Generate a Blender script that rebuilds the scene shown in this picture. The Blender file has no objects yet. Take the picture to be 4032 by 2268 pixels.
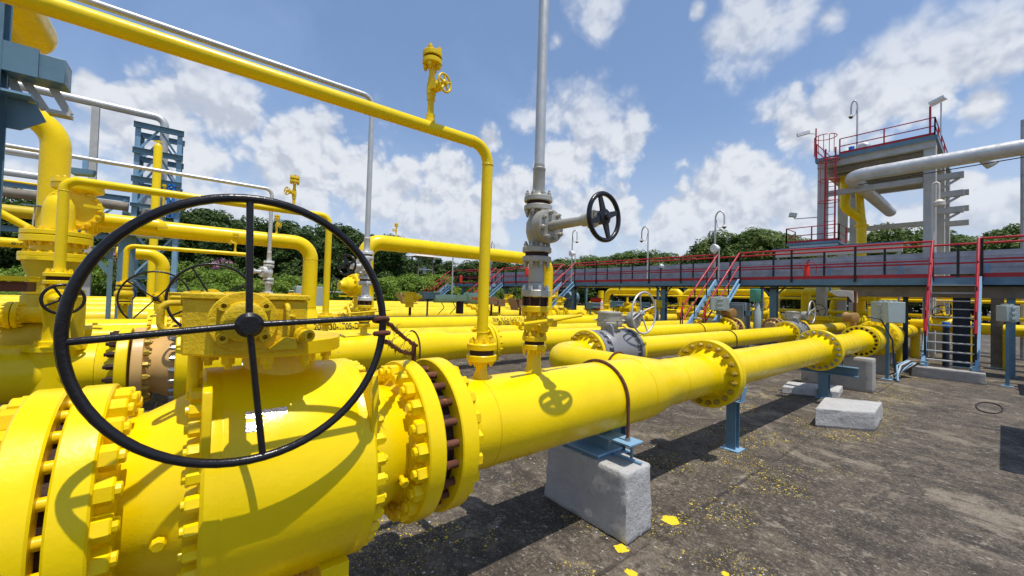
import bpy, math, random
from mathutils import Vector as V, Matrix

SC = bpy.context.scene
COL = SC.collection
rnd = random.Random(7)
PI = math.pi

# ---------------------------------------------------------------- camera, sky, sun, exposure
cam_d = bpy.data.cameras.new('camera')
cam_d.sensor_width = 36.0
cam_d.lens = 36.0 * 1552.46 / 4032.0
cam_d.clip_start = 0.05
cam_d.clip_end = 3000
cam = bpy.data.objects.new('camera', cam_d)
COL.objects.link(cam)
cam.matrix_world = Matrix((
    (0.77931, -0.03667, -0.62557, 0.0),
    (-0.62593, 0.00201, -0.77988, 0.0),
    (0.02985, 0.99933, -0.02139, 1.6),
    (0, 0, 0, 1)))
SC.camera = cam
SC.view_settings.view_transform = 'Standard'
SC.view_settings.look = 'None'
SC.view_settings.exposure = 0.0
SC.view_settings.gamma = 1.0

SUN = V((0.012, -0.282, 0.959)).normalized()
SUN_EL = math.asin(SUN.z)
sd = bpy.data.lights.new('sun', 'SUN')
sd.energy = 4.5
sd.angle = math.radians(0.5)
sd.color = (1.0, 0.955, 0.88)
so = bpy.data.objects.new('sun', sd)
so.rotation_euler = SUN.to_track_quat('Z', 'Y').to_euler()
so.location = (0, 0, 30)
COL.objects.link(so)

CLOUDS = [(-0.145,0.938,0.316,0.028),(-0.113,0.952,0.284,0.054),(-0.052,0.954,0.296,0.071),(0.017,0.946,0.322,0.073),(0.054,0.944,0.325,0.039),(-0.005,0.965,0.260,0.062),(-0.061,0.971,0.233,0.052),(0.136,0.939,0.315,0.047),(0.197,0.935,0.295,0.075),(0.278,0.920,0.275,0.088),(0.172,0.955,0.242,0.091),(0.338,0.906,0.257,0.073),(0.376,0.883,0.279,0.037),(0.457,0.839,0.296,0.049),(0.489,0.835,0.254,0.058),(0.531,0.764,0.367,0.022),(0.573,0.784,0.240,0.068),(0.600,0.756,0.260,0.048),(0.526,0.833,0.171,0.089),(0.413,0.890,0.191,0.067),(0.635,0.647,0.421,0.049),(0.694,0.601,0.396,0.071),(0.743,0.559,0.369,0.061),(0.755,0.516,0.405,0.024),(0.593,0.689,0.418,0.034),(0.689,0.644,0.332,0.060),(0.754,0.621,0.215,0.052),(0.791,0.578,0.200,0.056),(0.722,0.668,0.177,0.078),(0.889,0.358,0.286,0.043),(0.884,0.397,0.246,0.069),(0.914,0.328,0.238,0.069),(0.867,0.446,0.224,0.051),(0.930,0.296,0.219,0.048),(0.858,0.483,0.174,0.070),(0.915,0.367,0.167,0.095),(0.948,0.260,0.183,0.054),(0.911,0.141,0.387,0.050),(0.915,0.093,0.392,0.060),(0.918,0.049,0.394,0.056),(0.917,0.010,0.399,0.046),(0.910,0.190,0.369,0.060),(0.897,0.254,0.361,0.048),(0.933,0.076,0.352,0.038),(0.803,0.293,0.519,0.053),(0.822,0.235,0.519,0.040),(0.787,0.336,0.518,0.031),(0.844,0.194,0.500,0.021),(0.615,0.520,0.592,0.041),(0.635,0.527,0.564,0.027),(0.585,0.598,0.548,0.012),(0.986,0.018,0.167,0.041),(0.978,0.043,0.203,0.022),(0.993,-0.002,0.115,0.040),(0.946,0.021,0.323,0.028),(0.738,0.372,0.563,0.011),(0.972,0.195,0.131,0.073),(0.984,0.098,0.151,0.053),(0.877,0.246,0.413,0.010),(0.079,0.991,0.105,0.110),(-0.201,0.970,0.134,0.065)]

def N(nt, t, **kw):
    n = nt.nodes.new(t)
    for k, v in kw.items():
        if k == 'i':
            for a, b in v.items():
                n.inputs[a].default_value = b
        else:
            setattr(n, k, v)
    return n

def mathn(nt, op, a, b=None, c=None, clamp=False):
    n = N(nt, 'ShaderNodeMath', operation=op)
    n.use_clamp = clamp
    for i, x in enumerate((a, b, c)):
        if x is None: continue
        if isinstance(x, (int, float)): n.inputs[i].default_value = x
        else: nt.links.new(x, n.inputs[i])
    return n.outputs[0]

def mapr(nt, v, a, b, c=0.0, d=1.0, smooth=True):
    n = N(nt, 'ShaderNodeMapRange', interpolation_type='SMOOTHSTEP' if smooth else 'LINEAR')
    n.inputs['From Min'].default_value = a; n.inputs['From Max'].default_value = b
    n.inputs['To Min'].default_value = c; n.inputs['To Max'].default_value = d
    nt.links.new(v, n.inputs['Value'])
    return n.outputs[0]

def mixc(nt, f, a, b, mode='MIX'):
    n = N(nt, 'ShaderNodeMix', data_type='RGBA', blend_type=mode)
    for x, s in ((f, n.inputs[0]), (a, n.inputs[6]), (b, n.inputs[7])):
        if isinstance(x, (int, float)): s.default_value = x
        elif isinstance(x, (tuple, list)): s.default_value = (*x, 1.0) if len(x) == 3 else x
        else: nt.links.new(x, s)
    return n.outputs[2]

def noise(nt, co, scale, detail=4, rough=0.55, dist=0.0, out='Fac'):
    n = N(nt, 'ShaderNodeTexNoise')
    n.inputs['Scale'].default_value = scale; n.inputs['Detail'].default_value = detail
    n.inputs['Roughness'].default_value = rough; n.inputs['Distortion'].default_value = dist
    nt.links.new(co, n.inputs['Vector'])
    return n.outputs[out]

def build_world():
    w = bpy.data.worlds.new('World'); SC.world = w
    w.use_nodes = True
    w.cycles.sampling_method = 'MANUAL'; w.cycles.sample_map_resolution = 512
    nt = w.node_tree; nt.nodes.clear()
    out = N(nt, 'ShaderNodeOutputWorld')
    sky = N(nt, 'ShaderNodeTexSky', sky_type='NISHITA', sun_disc=False)
    sky.sun_elevation = SUN_EL
    sky.sun_rotation = math.atan2(SUN.x, SUN.y)
    sky.air_density = 1.0; sky.dust_density = 0.7; sky.ozone_density = 1.0; sky.altitude = 100
    bg = N(nt, 'ShaderNodeBackground'); bg.inputs[1].default_value = SKY_STRENGTH
    tc = N(nt, 'ShaderNodeTexCoord')
    dirv = tc.outputs['Generated']
    hs = N(nt, 'ShaderNodeHueSaturation'); hs.inputs['Saturation'].default_value = 1.08; nt.links.new(sky.outputs[0], hs.inputs['Color']); nt.links.new(hs.outputs[0], bg.inputs[0])
    nrm = N(nt, 'ShaderNodeVectorMath', operation='NORMALIZE'); nt.links.new(dirv, nrm.inputs[0]); dv = nrm.outputs[0]
    # cumulus: lumps of given centre and size, their outline broken by billows and fractal noise
    acc = None
    for x, y, z, r in CLOUDS:
        d = N(nt, 'ShaderNodeVectorMath', operation='DISTANCE')
        nt.links.new(dv, d.inputs[0]); d.inputs[1].default_value = (x, y, z)
        m = mathn(nt, 'MULTIPLY_ADD', d.outputs['Value'], -1.0 / (r * 1.15), 1.0)
        acc = m if acc is None else mathn(nt, 'SMOOTH_MAX', acc, m, 0.15)
    def billow(vec):
        wv = N(nt, 'ShaderNodeTexNoise'); wv.inputs['Scale'].default_value = 14; wv.inputs['Detail'].default_value = 3
        nt.links.new(vec, wv.inputs['Vector'])
        sh = N(nt, 'ShaderNodeVectorMath', operation='MULTIPLY_ADD'); nt.links.new(wv.outputs['Color'], sh.inputs[0]); sh.inputs[1].default_value = (.06, .06, .06); nt.links.new(vec, sh.inputs[2])
        vo = N(nt, 'ShaderNodeTexVoronoi'); vo.inputs['Scale'].default_value = 15; vo.inputs['Detail'].default_value = 2.0; vo.inputs['Roughness'].default_value = 0.5; vo.inputs['Lacunarity'].default_value = 2.3
        nt.links.new(sh.outputs[0], vo.inputs['Vector'])
        n1 = noise(nt, vec, 7.0, 6, 0.56)
        return mathn(nt, 'ADD', mathn(nt, 'MULTIPLY', vo.outputs['Distance'], -0.85), mathn(nt, 'MULTIPLY', n1, 2.3))
    bl = billow(dv)
    f = mathn(nt, 'ADD', mathn(nt, 'ADD', acc, bl), CLOUD_LEVEL)
    up = N(nt, 'ShaderNodeVectorMath', operation='ADD'); nt.links.new(dv, up.inputs[0]); up.inputs[1].default_value = (0.004, -0.008, 0.020)
    f2 = mathn(nt, 'ADD', mathn(nt, 'ADD', acc, billow(up.outputs[0])), CLOUD_LEVEL)
    sep = N(nt, 'ShaderNodeSeparateXYZ'); nt.links.new(dv, sep.inputs[0])
    # the low cumulus have crisp outlines, the high ones are thin and frayed
    hard = mathn(nt, 'MULTIPLY', mapr(nt, f, -0.14, 0.46, 0.0, 0.95), mapr(nt, sep.outputs['Z'], 0.04, 0.24, 0.55, 1.0))
    soft = mapr(nt, f, -0.45, 0.95, 0.0, 0.78)
    hi = mapr(nt, sep.outputs['Z'], 0.33, 0.48)
    mask = mathn(nt, 'ADD', mathn(nt, 'MULTIPLY', hard, mathn(nt, 'SUBTRACT', 1.0, hi)), mathn(nt, 'MULTIPLY', soft, hi))
    veil = mapr(nt, noise(nt, dv, 3.2, 6, 0.6, 0.6), 0.40, 0.80, 0.20, 0.42)
    low = mapr(nt, sep.outputs['Z'], 0.0, 0.42, 0.72, 0.0)
    lit = mapr(nt, mathn(nt, 'ADD', mathn(nt, 'SUBTRACT', f, f2), mathn(nt, 'MULTIPLY', f, 0.10)), -0.42, 0.34)
    ccol = mixc(nt, lit, (0.54, 0.585, 0.68), (0.80, 0.83, 0.885))
    cb = N(nt, 'ShaderNodeBackground'); nt.links.new(ccol, cb.inputs[0]); cb.inputs[1].default_value = 1.0
    vb = N(nt, 'ShaderNodeBackground'); vb.inputs[0].default_value = (0.40, 0.56, 0.92, 1); vb.inputs[1].default_value = 1.0
    m1 = N(nt, 'ShaderNodeMixShader'); nt.links.new(veil, m1.inputs[0]); nt.links.new(bg.outputs[0], m1.inputs[1]); nt.links.new(vb.outputs[0], m1.inputs[2])
    hz = N(nt, 'ShaderNodeBackground'); hz.inputs[0].default_value = (0.60, 0.66, 0.78, 1)
    m0 = N(nt, 'ShaderNodeMixShader'); nt.links.new(low, m0.inputs[0]); nt.links.new(m1.outputs[0], m0.inputs[1]); nt.links.new(hz.outputs[0], m0.inputs[2]); m1 = m0
    m2 = N(nt, 'ShaderNodeMixShader'); nt.links.new(mask, m2.inputs[0]); nt.links.new(m1.outputs[0], m2.inputs[1]); nt.links.new(cb.outputs[0], m2.inputs[2])
    nt.links.new(m2.outputs[0], out.inputs[0])
SKY_STRENGTH = 0.145
CLOUD_LEVEL = -0.27
build_world()

# ---------------------------------------------------------------- materials
def mat_new(name):
    m = bpy.data.materials.new(name); m.use_nodes = True
    nt = m.node_tree
    return m, nt, nt.nodes['Principled BSDF']

def setin(b, name, v):
    if name in b.inputs: b.inputs[name].default_value = v

def paint(name, col, rough=0.35, metal=0.0, vary=0.12, bscale=60, bstr=0.06, lump=0.0, chip=None, chipamt=0.66, chipscale=7, streak=0.0, spec=0.4, coat=0.0, dirt=0.0):
    m, nt, b = mat_new(name)
    co = N(nt, 'ShaderNodeTexCoord').outputs['Object']
    c = mixc(nt, mapr(nt, noise(nt, co, 3.0, 5, 0.6), 0.3, 0.7), tuple(x * (1 - vary) for x in col), tuple(min(1, x * (1 + vary * 0.5)) for x in col))
    if streak:
        mp = N(nt, 'ShaderNodeMapping'); nt.links.new(co, mp.inputs[0]); mp.inputs['Scale'].default_value = (14, 14, 1.2)
        c = mixc(nt, mapr(nt, noise(nt, mp.outputs[0], 2.0, 4, 0.6), 0.5, 0.8, 0, streak), c, tuple(x * 0.45 for x in col))
    if dirt:
        c = mixc(nt, mapr(nt, noise(nt, co, 11, 6, 0.7), 0.52, 0.8, 0, dirt), c, (0.16, 0.11, 0.05))
    r = mapr(nt, noise(nt, co, 9, 4), 0.3, 0.7, rough * 0.8, min(1, rough * 1.3))
    if chip:
        v = noise(nt, co, chipscale, 7, 0.68, 0.4)
        k = mapr(nt, v, chipamt, chipamt + 0.02)
        c = mixc(nt, k, c, chip)
        r = mathn(nt, 'MAXIMUM', r, mathn(nt, 'MULTIPLY', k, 0.8))
    nt.links.new(c, b.inputs['Base Color']); nt.links.new(r, b.inputs['Roughness'])
    b.inputs['Metallic'].default_value = metal
    setin(b, 'Specular IOR Level', spec); setin(b, 'Coat Weight', coat); setin(b, 'Coat Roughness', 0.12)
    h = noise(nt, co, bscale, 3, 0.6)
    if lump:
        h = mathn(nt, 'ADD', mathn(nt, 'MULTIPLY', h, 0.35), mathn(nt, 'MULTIPLY', noise(nt, co, bscale * 0.3, 6, 0.7, 0.5), lump))
    bp = N(nt, 'ShaderNodeBump'); bp.inputs['Strength'].default_value = bstr; bp.inputs['Distance'].default_value = 0.01
    nt.links.new(h, bp.inputs['Height']); nt.links.new(bp.outputs[0], b.inputs['Normal'])
    return m

YC = (0.86, 0.615, 0.001)
M = {}
M['yellow'] = paint('yellow_gloss_paint', YC, 0.28, vary=0.07, bscale=38, bstr=0.10, chip=(0.30, 0.24, 0.14), chipamt=0.80, chipscale=8, dirt=0.04, spec=0.32)
M['yellow_thick'] = paint('yellow_brushed_paint', (0.84, 0.57, 0.001), 0.30, vary=0.10, bscale=85, bstr=0.16, lump=0.9, dirt=0.15, spec=0.32)
M['yellow_peel'] = paint('yellow_peeling_paint', (0.76, 0.51, 0.002), 0.42, vary=0.18, bscale=85, bstr=0.6, lump=1.6, chip=(0.12, 0.06, 0.03), chipamt=0.73, chipscale=5, dirt=0.35)
M['yellow_far'] = paint('yellow_faded_paint', (0.84, 0.585, 0.004), 0.36, vary=0.14, bscale=30, bstr=0.08, dirt=0.3)
M['yellow_shade'] = paint('yellow_shade_paint', (0.55, 0.41, 0.01), 0.4, vary=0.14, bscale=30, bstr=0.08, dirt=0.2)  # yellow darkened to olive, shade put into its colour
M['yellow_chip'] = paint('yellow_chipped_paint', YC, 0.28, vary=0.07, bscale=38, bstr=0.10, chip=(0.30, 0.25, 0.17), chipamt=0.70, chipscale=7, dirt=0.05, spec=0.32)
M['navy'] = paint('navy_steel_paint', (0.02, 0.035, 0.06), 0.5)
M['beige'] = paint('beige_primer', (0.60, 0.37, 0.13), 0.42, vary=0.14, bscale=40, bstr=0.10, dirt=0.25)
M['black'] = paint('black_gloss_paint', (0.012, 0.011, 0.013), 0.26, vary=0.3, bscale=60, bstr=0.12, chip=(0.16, 0.13, 0.10), chipamt=0.735, chipscale=26)
M['black_matte'] = paint('black_flat_paint', (0.018, 0.017, 0.018), 0.5, vary=0.3, bscale=50, bstr=0.08)
M['silver'] = paint('aluminium_paint', (0.58, 0.58, 0.56), 0.42, metal=0.45, vary=0.12, bscale=50, bstr=0.04, dirt=0.12)
M['castgrey'] = paint('weathered_silver_paint', (0.43, 0.41, 0.35), 0.42, metal=0.35, vary=0.16, bscale=60, bstr=0.18, lump=0.6, dirt=0.35)
M['white_valve'] = paint('white_silver_paint', (0.66, 0.66, 0.64), 0.4, metal=0.25, vary=0.1, bscale=60, bstr=0.12, dirt=0.2)
M['valvegrey'] = paint('grey_valve_body', (0.27, 0.27, 0.275), 0.42, metal=0.25, vary=0.12, bscale=45, bstr=0.12, chip=(0.30, 0.20, 0.12), chipamt=0.74, chipscale=4, dirt=0.3)
M['boltgrey'] = paint('zinc_bolt', (0.33, 0.34, 0.35), 0.36, metal=0.7, vary=0.2, dirt=0.5)
M['boltgold'] = paint('dull_yellow_bolt', (0.42, 0.29, 0.03), 0.45, metal=0.2, vary=0.3, dirt=0.6)
M['rust'] = paint('rust', (0.14, 0.048, 0.022), 0.75, vary=0.4, bscale=70, bstr=0.35, lump=0.8, chip=(0.32, 0.12, 0.03), chipamt=0.6, chipscale=18)
M['darkrust'] = paint('dark_gasket', (0.045, 0.020, 0.012), 0.8, vary=0.4, bscale=60, bstr=0.3)
M['blue'] = paint('blue_grey_steel_paint', (0.115, 0.215, 0.29), 0.42, vary=0.16, bscale=40, bstr=0.08, dirt=0.18, chip=(0.2, 0.12, 0.07), chipamt=0.77, chipscale=6)
M['blue_light'] = paint('pale_blue_steel_paint', (0.20, 0.36, 0.52), 0.42, vary=0.12, bscale=40, bstr=0.06, dirt=0.15)
M['blue_bright'] = paint('bright_blue_paint', (0.02, 0.16, 0.55), 0.4, vary=0.15)
M['red'] = paint('red_rail_paint', (0.42, 0.014, 0.022), 0.38, vary=0.16, bscale=40, bstr=0.05, dirt=0.12)
M['red_bright'] = paint('red_extinguisher', (0.70, 0.03, 0.012), 0.3, vary=0.08)
M['orange'] = paint('orange_sticker', (0.75, 0.20, 0.03), 0.5)
M['green'] = paint('pale_green_paint', (0.36, 0.52, 0.33), 0.42, vary=0.12, bscale=40, bstr=0.06, dirt=0.25)
M['teal'] = paint('green_translucent_plastic', (0.08, 0.32, 0.22), 0.3, vary=0.1)
M['tan'] = paint('tan_paint', (0.52, 0.32, 0.17), 0.5, vary=0.1, dirt=0.15)
M['brown'] = paint('brown_actuator_paint', (0.36, 0.20, 0.06), 0.45, vary=0.15, dirt=0.2)
M['boxgrey'] = paint('grey_green_enclosure', (0.36, 0.42, 0.40), 0.45, vary=0.08, bscale=30, bstr=0.04, streak=0.18, dirt=0.1)
M['cabgrey'] = paint('grey_cabinet', (0.20, 0.24, 0.25), 0.5, vary=0.12, dirt=0.2)
M['hood'] = paint('cream_hood', (0.60, 0.55, 0.48), 0.5, vary=0.08, dirt=0.2)
M['lampwhite'] = paint('white_lamp_body', (0.75, 0.76, 0.77), 0.35, vary=0.05)
M['tray'] = paint('galvanised_tray', (0.40, 0.42, 0.46), 0.55, metal=0.15, vary=0.2, bscale=20, bstr=0.15, dirt=0.3)
M['column'] = paint('pale_grey_column', (0.47, 0.47, 0.45), 0.55, vary=0.12, bscale=25, bstr=0.10, streak=0.25)
M['under'] = paint('brown_grey_planks', (0.22, 0.19, 0.15), 0.8, vary=0.25, bscale=20, bstr=0.15)  # dull brown grey of decks, panels and posts
M['ropefibre'] = paint('brown_rope', (0.15, 0.055, 0.03), 0.9, vary=0.4, bscale=160, bstr=0.6)
M['ink'] = paint('black_stencil_ink', (0.02, 0.018, 0.015), 0.6)
M['foil'] = paint('worn_label_foil', (0.75, 0.76, 0.74), 0.22, metal=0.75, vary=0.2, bscale=90, bstr=0.25, chip=YC, chipamt=0.56, chipscale=11)
M['lens'] = paint('dark_glass', (0.02, 0.02, 0.025), 0.1)
M['bark'] = paint('bark', (0.085, 0.06, 0.042), 0.9, vary=0.3, bscale=14, bstr=0.8)
M['pink'] = paint('pink_blossom', (0.55, 0.22, 0.42), 0.7, vary=0.3)

def concrete_mat(name, col, dark, bstr=0.5):
    m, nt, b = mat_new(name)
    co = N(nt, 'ShaderNodeTexCoord').outputs['Object']
    c = mixc(nt, mapr(nt, noise(nt, co, 4, 8, 0.65), 0.35, 0.7), tuple(x * 0.84 for x in col), col)
    c = mixc(nt, mapr(nt, noise(nt, co, 6, 10, 0.78), 0.54, 0.72, 0, 0.7), c, dark)
    vo = N(nt, 'ShaderNodeTexVoronoi'); vo.inputs['Scale'].default_value = 34; nt.links.new(co, vo.inputs['Vector'])
    pits = mapr(nt, vo.outputs['Distance'], 0.05, 0.16)
    c = mixc(nt, mathn(nt, 'MULTIPLY', mathn(nt, 'SUBTRACT', 1.0, pits), mapr(nt, noise(nt, co, 5, 2), 0.5, 0.62)), c, tuple(x * 0.4 for x in dark))
    nt.links.new(c, b.inputs['Base Color']); b.inputs['Roughness'].default_value = 0.85
    h = mathn(nt, 'ADD', noise(nt, co, 24, 9, 0.72), mathn(nt, 'MULTIPLY', pits, 0.3))
    bp = N(nt, 'ShaderNodeBump'); bp.inputs['Strength'].default_value = bstr; bp.inputs['Distance'].default_value = 0.02
    nt.links.new(h, bp.inputs['Height']); nt.links.new(bp.outputs[0], b.inputs['Normal'])
    return m
M['whitewash'] = concrete_mat('whitewashed_concrete', (0.50, 0.49, 0.475), (0.20, 0.17, 0.145), 1.0)
M['concrete'] = concrete_mat('old_concrete', (0.40, 0.38, 0.35), (0.16, 0.14, 0.12), 0.9)

def leaf_mat(name, a, b2, c2):
    m, nt, b = mat_new(name)
    geo = N(nt, 'ShaderNodeNewGeometry'); oi = N(nt, 'ShaderNodeObjectInfo')
    co = N(nt, 'ShaderNodeTexCoord').outputs['Object']
    c = mixc(nt, geo.outputs['Random Per Island'], a, b2)
    c = mixc(nt, mapr(nt, noise(nt, co, 0.9, 3), 0.42, 0.66), c, c2)
    c = mixc(nt, mapr(nt, oi.outputs['Random'], 0, 1, 0, 0.35, False), c, b2)
    nt.links.new(c, b.inputs['Base Color']); b.inputs['Roughness'].default_value = 0.55
    setin(b, 'Specular IOR Level', 0.25)
    tr = N(nt, 'ShaderNodeBsdfTranslucent'); nt.links.new(c, tr.inputs[0])
    mx = N(nt, 'ShaderNodeMixShader'); mx.inputs[0].default_value = 0.3
    nt.links.new(b.outputs[0], mx.inputs[1]); nt.links.new(tr.outputs[0], mx.inputs[2])
    nt.links.new(mx.outputs[0], nt.nodes['Material Output'].inputs[0])
    return m
M['leaf_dark'] = leaf_mat('dark_tree_leaves', (0.028, 0.060, 0.012), (0.062, 0.115, 0.021), (0.09, 0.14, 0.03))
M['leaf_mid'] = leaf_mat('mid_tree_leaves', (0.055, 0.105, 0.02), (0.11, 0.175, 0.034), (0.15, 0.195, 0.05))
M['leaf_light'] = leaf_mat('light_shrub_leaves', (0.10, 0.175, 0.018), (0.20, 0.31, 0.035), (0.25, 0.34, 0.05))

def ground_mat():
    m, nt, b = mat_new('stained_concrete_slab')
    co = N(nt, 'ShaderNodeTexCoord').outputs['Object']
    sep = N(nt, 'ShaderNodeSeparateXYZ'); nt.links.new(co, sep.inputs[0])
    X, Y = sep.outputs[0], sep.outputs[1]
    big = noise(nt, co, 0.55, 9, 0.68, 0.5)
    mid = noise(nt, co, 2.6, 10, 0.72, 0.3)
    fine = noise(nt, co, 34, 6, 0.75)
    c = mixc(nt, mapr(nt, big, 0.36, 0.64), (0.046, 0.034, 0.0225), (0.110, 0.084, 0.056))
    c = mixc(nt, mapr(nt, mid, 0.44, 0.62, 0, 0.85), c, (0.024, 0.018, 0.0125))
    c = mixc(nt, mapr(nt, noise(nt, co, 1.1, 8, 0.7, 0.8), 0.53, 0.66, 0, 0.75), c, (0.25, 0.205, 0.15))
    c = mixc(nt, mapr(nt, fine, 0.42, 0.72, 0.0, 0.6), c, (0.25, 0.21, 0.165))
    c = mixc(nt, mapr(nt, noise(nt, co, 90, 3, 0.7), 0.54, 0.66, 0, 0.75), c, (0.026, 0.021, 0.017))
    mpd = N(nt, 'ShaderNodeMapping'); nt.links.new(co, mpd.inputs[0]); mpd.inputs['Scale'].default_value = (1.9, 1.0, 1.0); mpd.inputs['Rotation'].default_value = (0, 0, 0.35)
    c = mixc(nt, mapr(nt, noise(nt, mpd.outputs[0], 1.7, 10, 0.75, 0.4), 0.47, 0.64, 0, 0.75), c, (0.023, 0.0175, 0.0125))
    c = mixc(nt, mapr(nt, noise(nt, co, 7, 9, 0.76, 0.2), 0.53, 0.60, 0, 0.62), c, (0.022, 0.017, 0.012))
    c = mixc(nt, mapr(nt, noise(nt, co, 4.3, 10, 0.78, 0.2), 0.565, 0.63, 0, 0.62), c, (0.27, 0.23, 0.175))
    c = mixc(nt, mapr(nt, noise(nt, co, 60, 5, 0.7), 0.60, 0.66, 0, 0.8), c, (0.36, 0.32, 0.26))
    c = mixc(nt, mapr(nt, noise(nt, mpd.outputs[0], 15, 7, 0.72, 0.2), 0.585, 0.63, 0, 0.75), c, (0.32, 0.28, 0.22))
    c = mixc(nt, mapr(nt, noise(nt, mpd.outputs[0], 3.4, 9, 0.74, 0.3), 0.55, 0.64, 0, 0.5), c, (0.021, 0.016, 0.011))
    wob = N(nt, 'ShaderNodeVectorMath', operation='MULTIPLY_ADD'); wn = N(nt, 'ShaderNodeTexNoise'); wn.inputs['Scale'].default_value = 2.2; wn.inputs['Detail'].default_value = 6
    nt.links.new(co, wn.inputs['Vector']); nt.links.new(wn.outputs['Color'], wob.inputs[0]); wob.inputs[1].default_value = (.7, .7, 0); nt.links.new(co, wob.inputs[2])
    vc = N(nt, 'ShaderNodeTexVoronoi', feature='DISTANCE_TO_EDGE'); vc.inputs['Scale'].default_value = 0.8; nt.links.new(wob.outputs[0], vc.inputs['Vector'])
    crack = mathn(nt, 'MULTIPLY', mapr(nt, vc.outputs['Distance'], 0.0, 0.010, 1.0, 0.0), mapr(nt, noise(nt, co, 0.9, 3), 0.45, 0.6))
    c = mixc(nt, mathn(nt, 'MULTIPLY', crack, 0.8), c, (0.015, 0.012, 0.009))
    # expansion joints on a 3.6 m grid
    def joint(a, off):
        t = mathn(nt, 'ADD', a, mathn(nt, 'MULTIPLY_ADD', noise(nt, co, 3, 3), 0.03, -0.015))
        p = mathn(nt, 'PINGPONG', mathn(nt, 'SUBTRACT', t, off), 1.8)
        return mapr(nt, p, 0.008, 0.022, 1.0, 0.0)
    j = mathn(nt, 'MAXIMUM', joint(X, 9.84 - 36.0), joint(Y, 1.47 - 36.0))
    c = mixc(nt, mathn(nt, 'MULTIPLY', j, mapr(nt, noise(nt, co, 1.7, 3), 0.4, 0.6, 0.15, 0.8)), c, (0.02, 0.016, 0.013))
    # drips of yellow paint below and beside the pipes
    def drips(scale, th, seed):
        mp = N(nt, 'ShaderNodeMapping'); nt.links.new(co, mp.inputs[0]); mp.inputs['Location'].default_value = (seed, seed * 0.7, 0)
        vo = N(nt, 'ShaderNodeTexVoronoi'); vo.inputs['Scale'].default_value = scale; nt.links.new(mp.outputs[0], vo.inputs['Vector'])
        vo.inputs['Randomness'].default_value = 1.0
        cs = N(nt, 'ShaderNodeSeparateColor'); nt.links.new(vo.outputs['Color'], cs.inputs[0])
        rad = mathn(nt, 'MULTIPLY', mathn(nt, 'POWER', cs.outputs[0], 3.0), th)
        dd = mathn(nt, 'ADD', vo.outputs['Distance'], mathn(nt, 'MULTIPLY_ADD', noise(nt, co, scale * 2.2, 4), 0.24, -0.12))
        return mathn(nt, 'LESS_THAN', dd, rad)
    near = mathn(nt, 'MULTIPLY', mapr(nt, Y, 0.35, 1.25), mapr(nt, Y, 2.4, 3.6, 1.0, 0.0))
    zone = mathn(nt, 'MULTIPLY', near, mapr(nt, noise(nt, co, 1.3, 4, 0.6), 0.40, 0.60, 0.0, 1.0))
    near2 = mapr(nt, mathn(nt, 'PINGPONG', mathn(nt, 'SUBTRACT', Y, -0.25 - 36), 1.8), 0.0, 0.5, 1.0, 0.0)
    dr = mathn(nt, 'MAXIMUM', drips(26, 0.30, 3.3), mathn(nt, 'MAXIMUM', drips(55, 0.33, 8.1), drips(110, 0.36, 5.1)))
    yl = mathn(nt, 'MULTIPLY', dr, mapr(nt, zone, 0.35, 0.9))
    wear = mathn(nt, 'MULTIPLY', mapr(nt, noise(nt, mpd.outputs[0], 5, 9, 0.8), 0.60, 0.66), mathn(nt, 'MULTIPLY', mapr(nt, zone, 0.5, 0.9), mapr(nt, X, 2.2, 3.0)))
    yl = mathn(nt, 'MAXIMUM', yl, mathn(nt, 'MULTIPLY', wear, 0.85))
    for px, py, pr in ((2.77, 1.52, 0.062), (2.2, 1.535, 0.045), (2.05, 1.36, 0.035), (2.5, 1.02, 0.022), (1.72, 1.18, 0.05), (1.45, 1.3, 0.03)):
        d = N(nt, 'ShaderNodeVectorMath', operation='DISTANCE'); nt.links.new(co, d.inputs[0]); d.inputs[1].default_value = (px, py, 0)
        dd = mathn(nt, 'ADD', d.outputs['Value'], mathn(nt, 'MULTIPLY_ADD', noise(nt, co, 26, 4, 0.6), 0.07, -0.035))
        yl = mathn(nt, 'MAXIMUM', yl, mathn(nt, 'LESS_THAN', dd, pr))
    c = mixc(nt, mathn(nt, 'MULTIPLY', yl, 0.95), c, (0.80, 0.58, 0.01))
    band = mathn(nt, 'MULTIPLY', mapr(nt, mathn(nt, 'ABSOLUTE', mathn(nt, 'ADD', Y, 0.06)), 0.05, 0.09, 1.0, 0.0), mathn(nt, 'MULTIPLY', mapr(nt, X, 7.6, 7.9), mapr(nt, noise(nt, co, 7, 7, 0.7), 0.49, 0.53)))
    yl = mathn(nt, 'MAXIMUM', yl, band)
    bl = mathn(nt, 'MULTIPLY', drips(23, 0.2, 15.7), mapr(nt, zone, 0.3, 0.5))
    c = mixc(nt, bl, c, (0.45, 0.52, 0.58))
    nt.links.new(c, b.inputs['Base Color']); b.inputs['Roughness'].default_value = 0.82
    h = mathn(nt, 'ADD', mathn(nt, 'MULTIPLY', fine, 0.6), mathn(nt, 'ADD', mathn(nt, 'MULTIPLY', mid, 0.8), mathn(nt, 'MULTIPLY', j, -1.2)))
    bp = N(nt, 'ShaderNodeBump'); bp.inputs['Strength'].default_value = 0.55; bp.inputs['Distance'].default_value = 0.02
    nt.links.new(h, bp.inputs['Height']); nt.links.new(bp.outputs[0], b.inputs['Normal'])
    return m
M['ground'] = ground_mat()

# ---------------------------------------------------------------- mesh helpers
W = {}                                   # world offset of every parent

def frame(ax):
    ax = V(ax).normalized()
    ref = V((0, 0, 1)) if abs(ax.z) < 0.9 else V((1, 0, 0))
    u = ref.cross(ax).normalized()
    return ax, u, ax.cross(u).normalized()

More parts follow.
